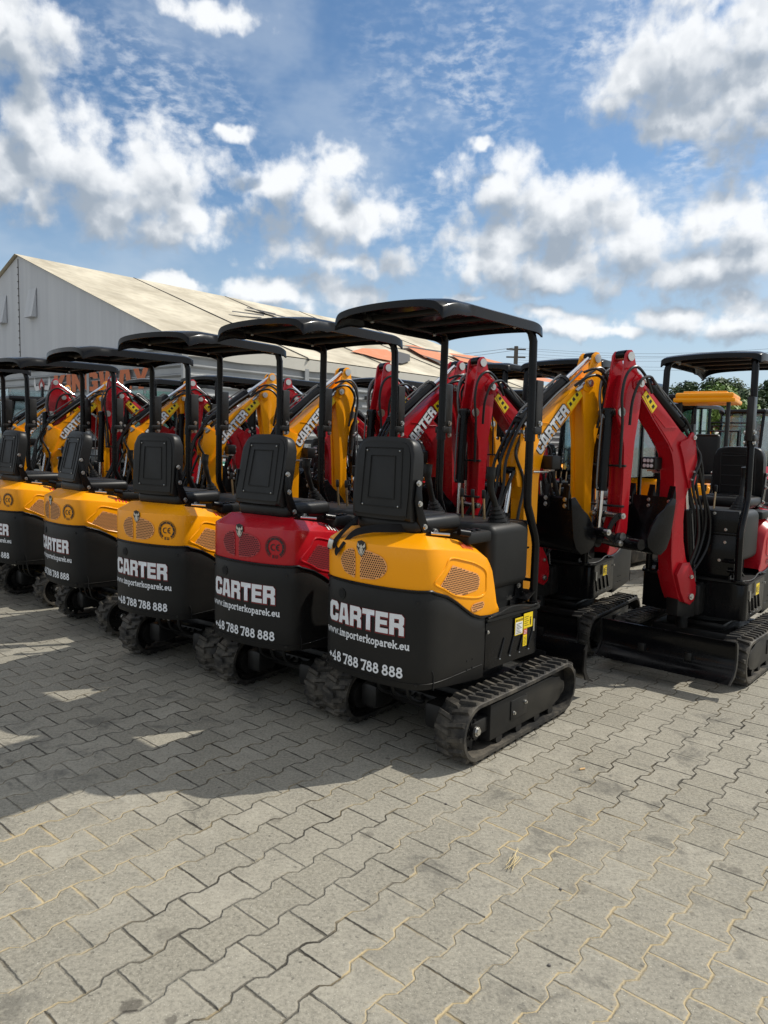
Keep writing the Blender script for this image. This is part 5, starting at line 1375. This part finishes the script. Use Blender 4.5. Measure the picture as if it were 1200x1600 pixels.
# small machines before the hall
def van(loc, yaw, label, paint, glass, cat='van'):
    root = bpy.data.objects.new('parked_van', None); COL.objects.link(root); root.location = loc; root.rotation_euler = (0, 0, yaw); tagt(root, label, cat)
    bm = NB(); prism(bm, [(-2.3, .4), (-2.35, 1.0), (-2.25, 2.1), (-2.1, 2.25), (.9, 2.25), (1.25, 2.1), (1.75, 1.3), (2.3, 1.1), (2.4, .7), (2.35, .4)], -.9, .9, YZ, bev=.05); body = obj('body', bm, paint, root, 30)
    bm = NB()
    for sx in (-1, 1): prism(bm, [(.3, 1.25), (.3, 1.95), (1.0, 1.95), (1.4, 1.3)], sx*.905, sx*.912, YZ)
    bm.faces.new([bm.verts.new(p) for p in ((-.75, 1.72, 1.4), (.75, 1.72, 1.4), (.7, 1.32, 2.03), (-.7, 1.32, 2.03))])
    obj('window_pane', bm, glass, root)
    for sx in (-1, 1):
        for y in (-1.4, 1.5): bm = NB(); cyl(bm, (sx*.75, y, .36), (sx*.93, y, .36), .36, n=22); obj('wheel', bm, 'tyre', root)
    return root
p = at(1072, 660, 30); van((p.x, 30, 0), 1.9, 'white van parked in front of the brick building beyond the yard', 'whitep', 'glass')
b0 = at(1085, 700, 36); bm = NB(); box(bm, (b0.x, 36, 1.45), (9, 4, 2.9), 0); brick = obj('brick_building', bm, 'brick', None, None); tagt(brick, 'low red brick building behind the white van', 'building')
bm = NB(); box(bm, (b0.x, 36, 2.98), (9.4, 4.4, .16)); obj('roof', bm, 'whitep', brick, None)
bm = NB()
for k in range(4): box(bm, (b0.x-3.2+2.1*k, 33.98, 1.6), (1.1, .06, 1.0))
obj('window', bm, 'glass', brick, None)
# machines in front of the hall wall
p = at(70, 650, 13.5); cab_machine((p.x, 13.5, 0), 2.3, 'glazed-cab machine before the hall wall at the far left', 'gloss', 'glass', group='glazed-cab excavators behind the rows', h=2.2, arm=False)
p = at(268, 650, 13.0); tl = cab_machine((p.x, 13.0, 0), 2.3, 'teal machine standing at the corner of the hall', 'teal', 'tealglass', group='glazed-cab excavators behind the rows', h=2.15, arm=False)
# row of canopies further back: black-roofed mini excavators before the wall
p = at(640, 650, 12.4)
for i, (u, Y, lb) in enumerate(((640, 11.2, 'black-canopied mini excavator far behind the red arms before the hall side wall'), (470, 11.8, 'black-canopied mini excavator far behind before the ribbed side wall'), (820, 9.6, 'black-canopied mini excavator partly hidden behind the nearest yellow boom'))):
    o = dup_tree(mC); q_ = at(u, 660, Y); place(o, (q_.x, Y, 2.44), lb, 'mini excavators parked farther back')
for (u, Y, src, lb) in ((900, 8.9, bad_y, 'yellow mini excavator glimpsed under the nearest yellow boom, beyond the opposite row'), (1072, 11.5, mC, 'red mini excavator glimpsed between the tall red boom and the yellow canopied machine'), (735, 9.9, bad_y, 'yellow mini excavator glimpsed between the two canopy posts of the nearest machine')):
    o = dup_tree(src); q_ = at(u, 660, Y); place(o, (q_.x, Y, 2.3), lb, 'mini excavators parked farther back')
# black storage rack / crates seen between arms
wmat('crate', (.02, .025, .028), .5)
def crate(loc, size, yaw, label):
    root = bpy.data.objects.new('black_crate', None); COL.objects.link(root); root.location = loc; root.rotation_euler = (0, 0, yaw); tagt(root, label, 'crate', 'black steel crates behind the rows')
    bm = NB(); sx, sy, sz = size
    for z in (0.03, sz*.35, sz*.68, sz): 
        box(bm, (0, -sy/2, z), (sx, .04, .06)); box(bm, (0, sy/2, z), (sx, .04, .06)); box(bm, (-sx/2, 0, z), (.04, sy, .06)); box(bm, (sx/2, 0, z), (.04, sy, .06))
    for (a, b) in ((-1, -1), (1, -1), (-1, 1), (1, 1)): box(bm, (a*sx/2, b*sy/2, sz/2), (.07, .07, sz+.06))
    obj('frame', bm, 'crate', root)
    bm = NB(); box(bm, (0, 0, sz*.28), (sx*.9, sy*.9, sz*.5), .02); obj('load', bm, 'satin', root)
for (u, Y, s2, lb) in ((560, 10.5, (2.2, 1.2, 1.55), 'black steel crate between the yellow arm and the red arm'), (395, 11.5, (2.2, 1.2, 1.3), 'black steel crate behind the third front seat'), (215, 12.0, (2.2, 1.2, 1.2), 'black steel crate behind the yellow booms at left')):
    q_ = at(u, 700, Y); crate((q_.x, Y, 0), s2, LA-PI/2, lb)
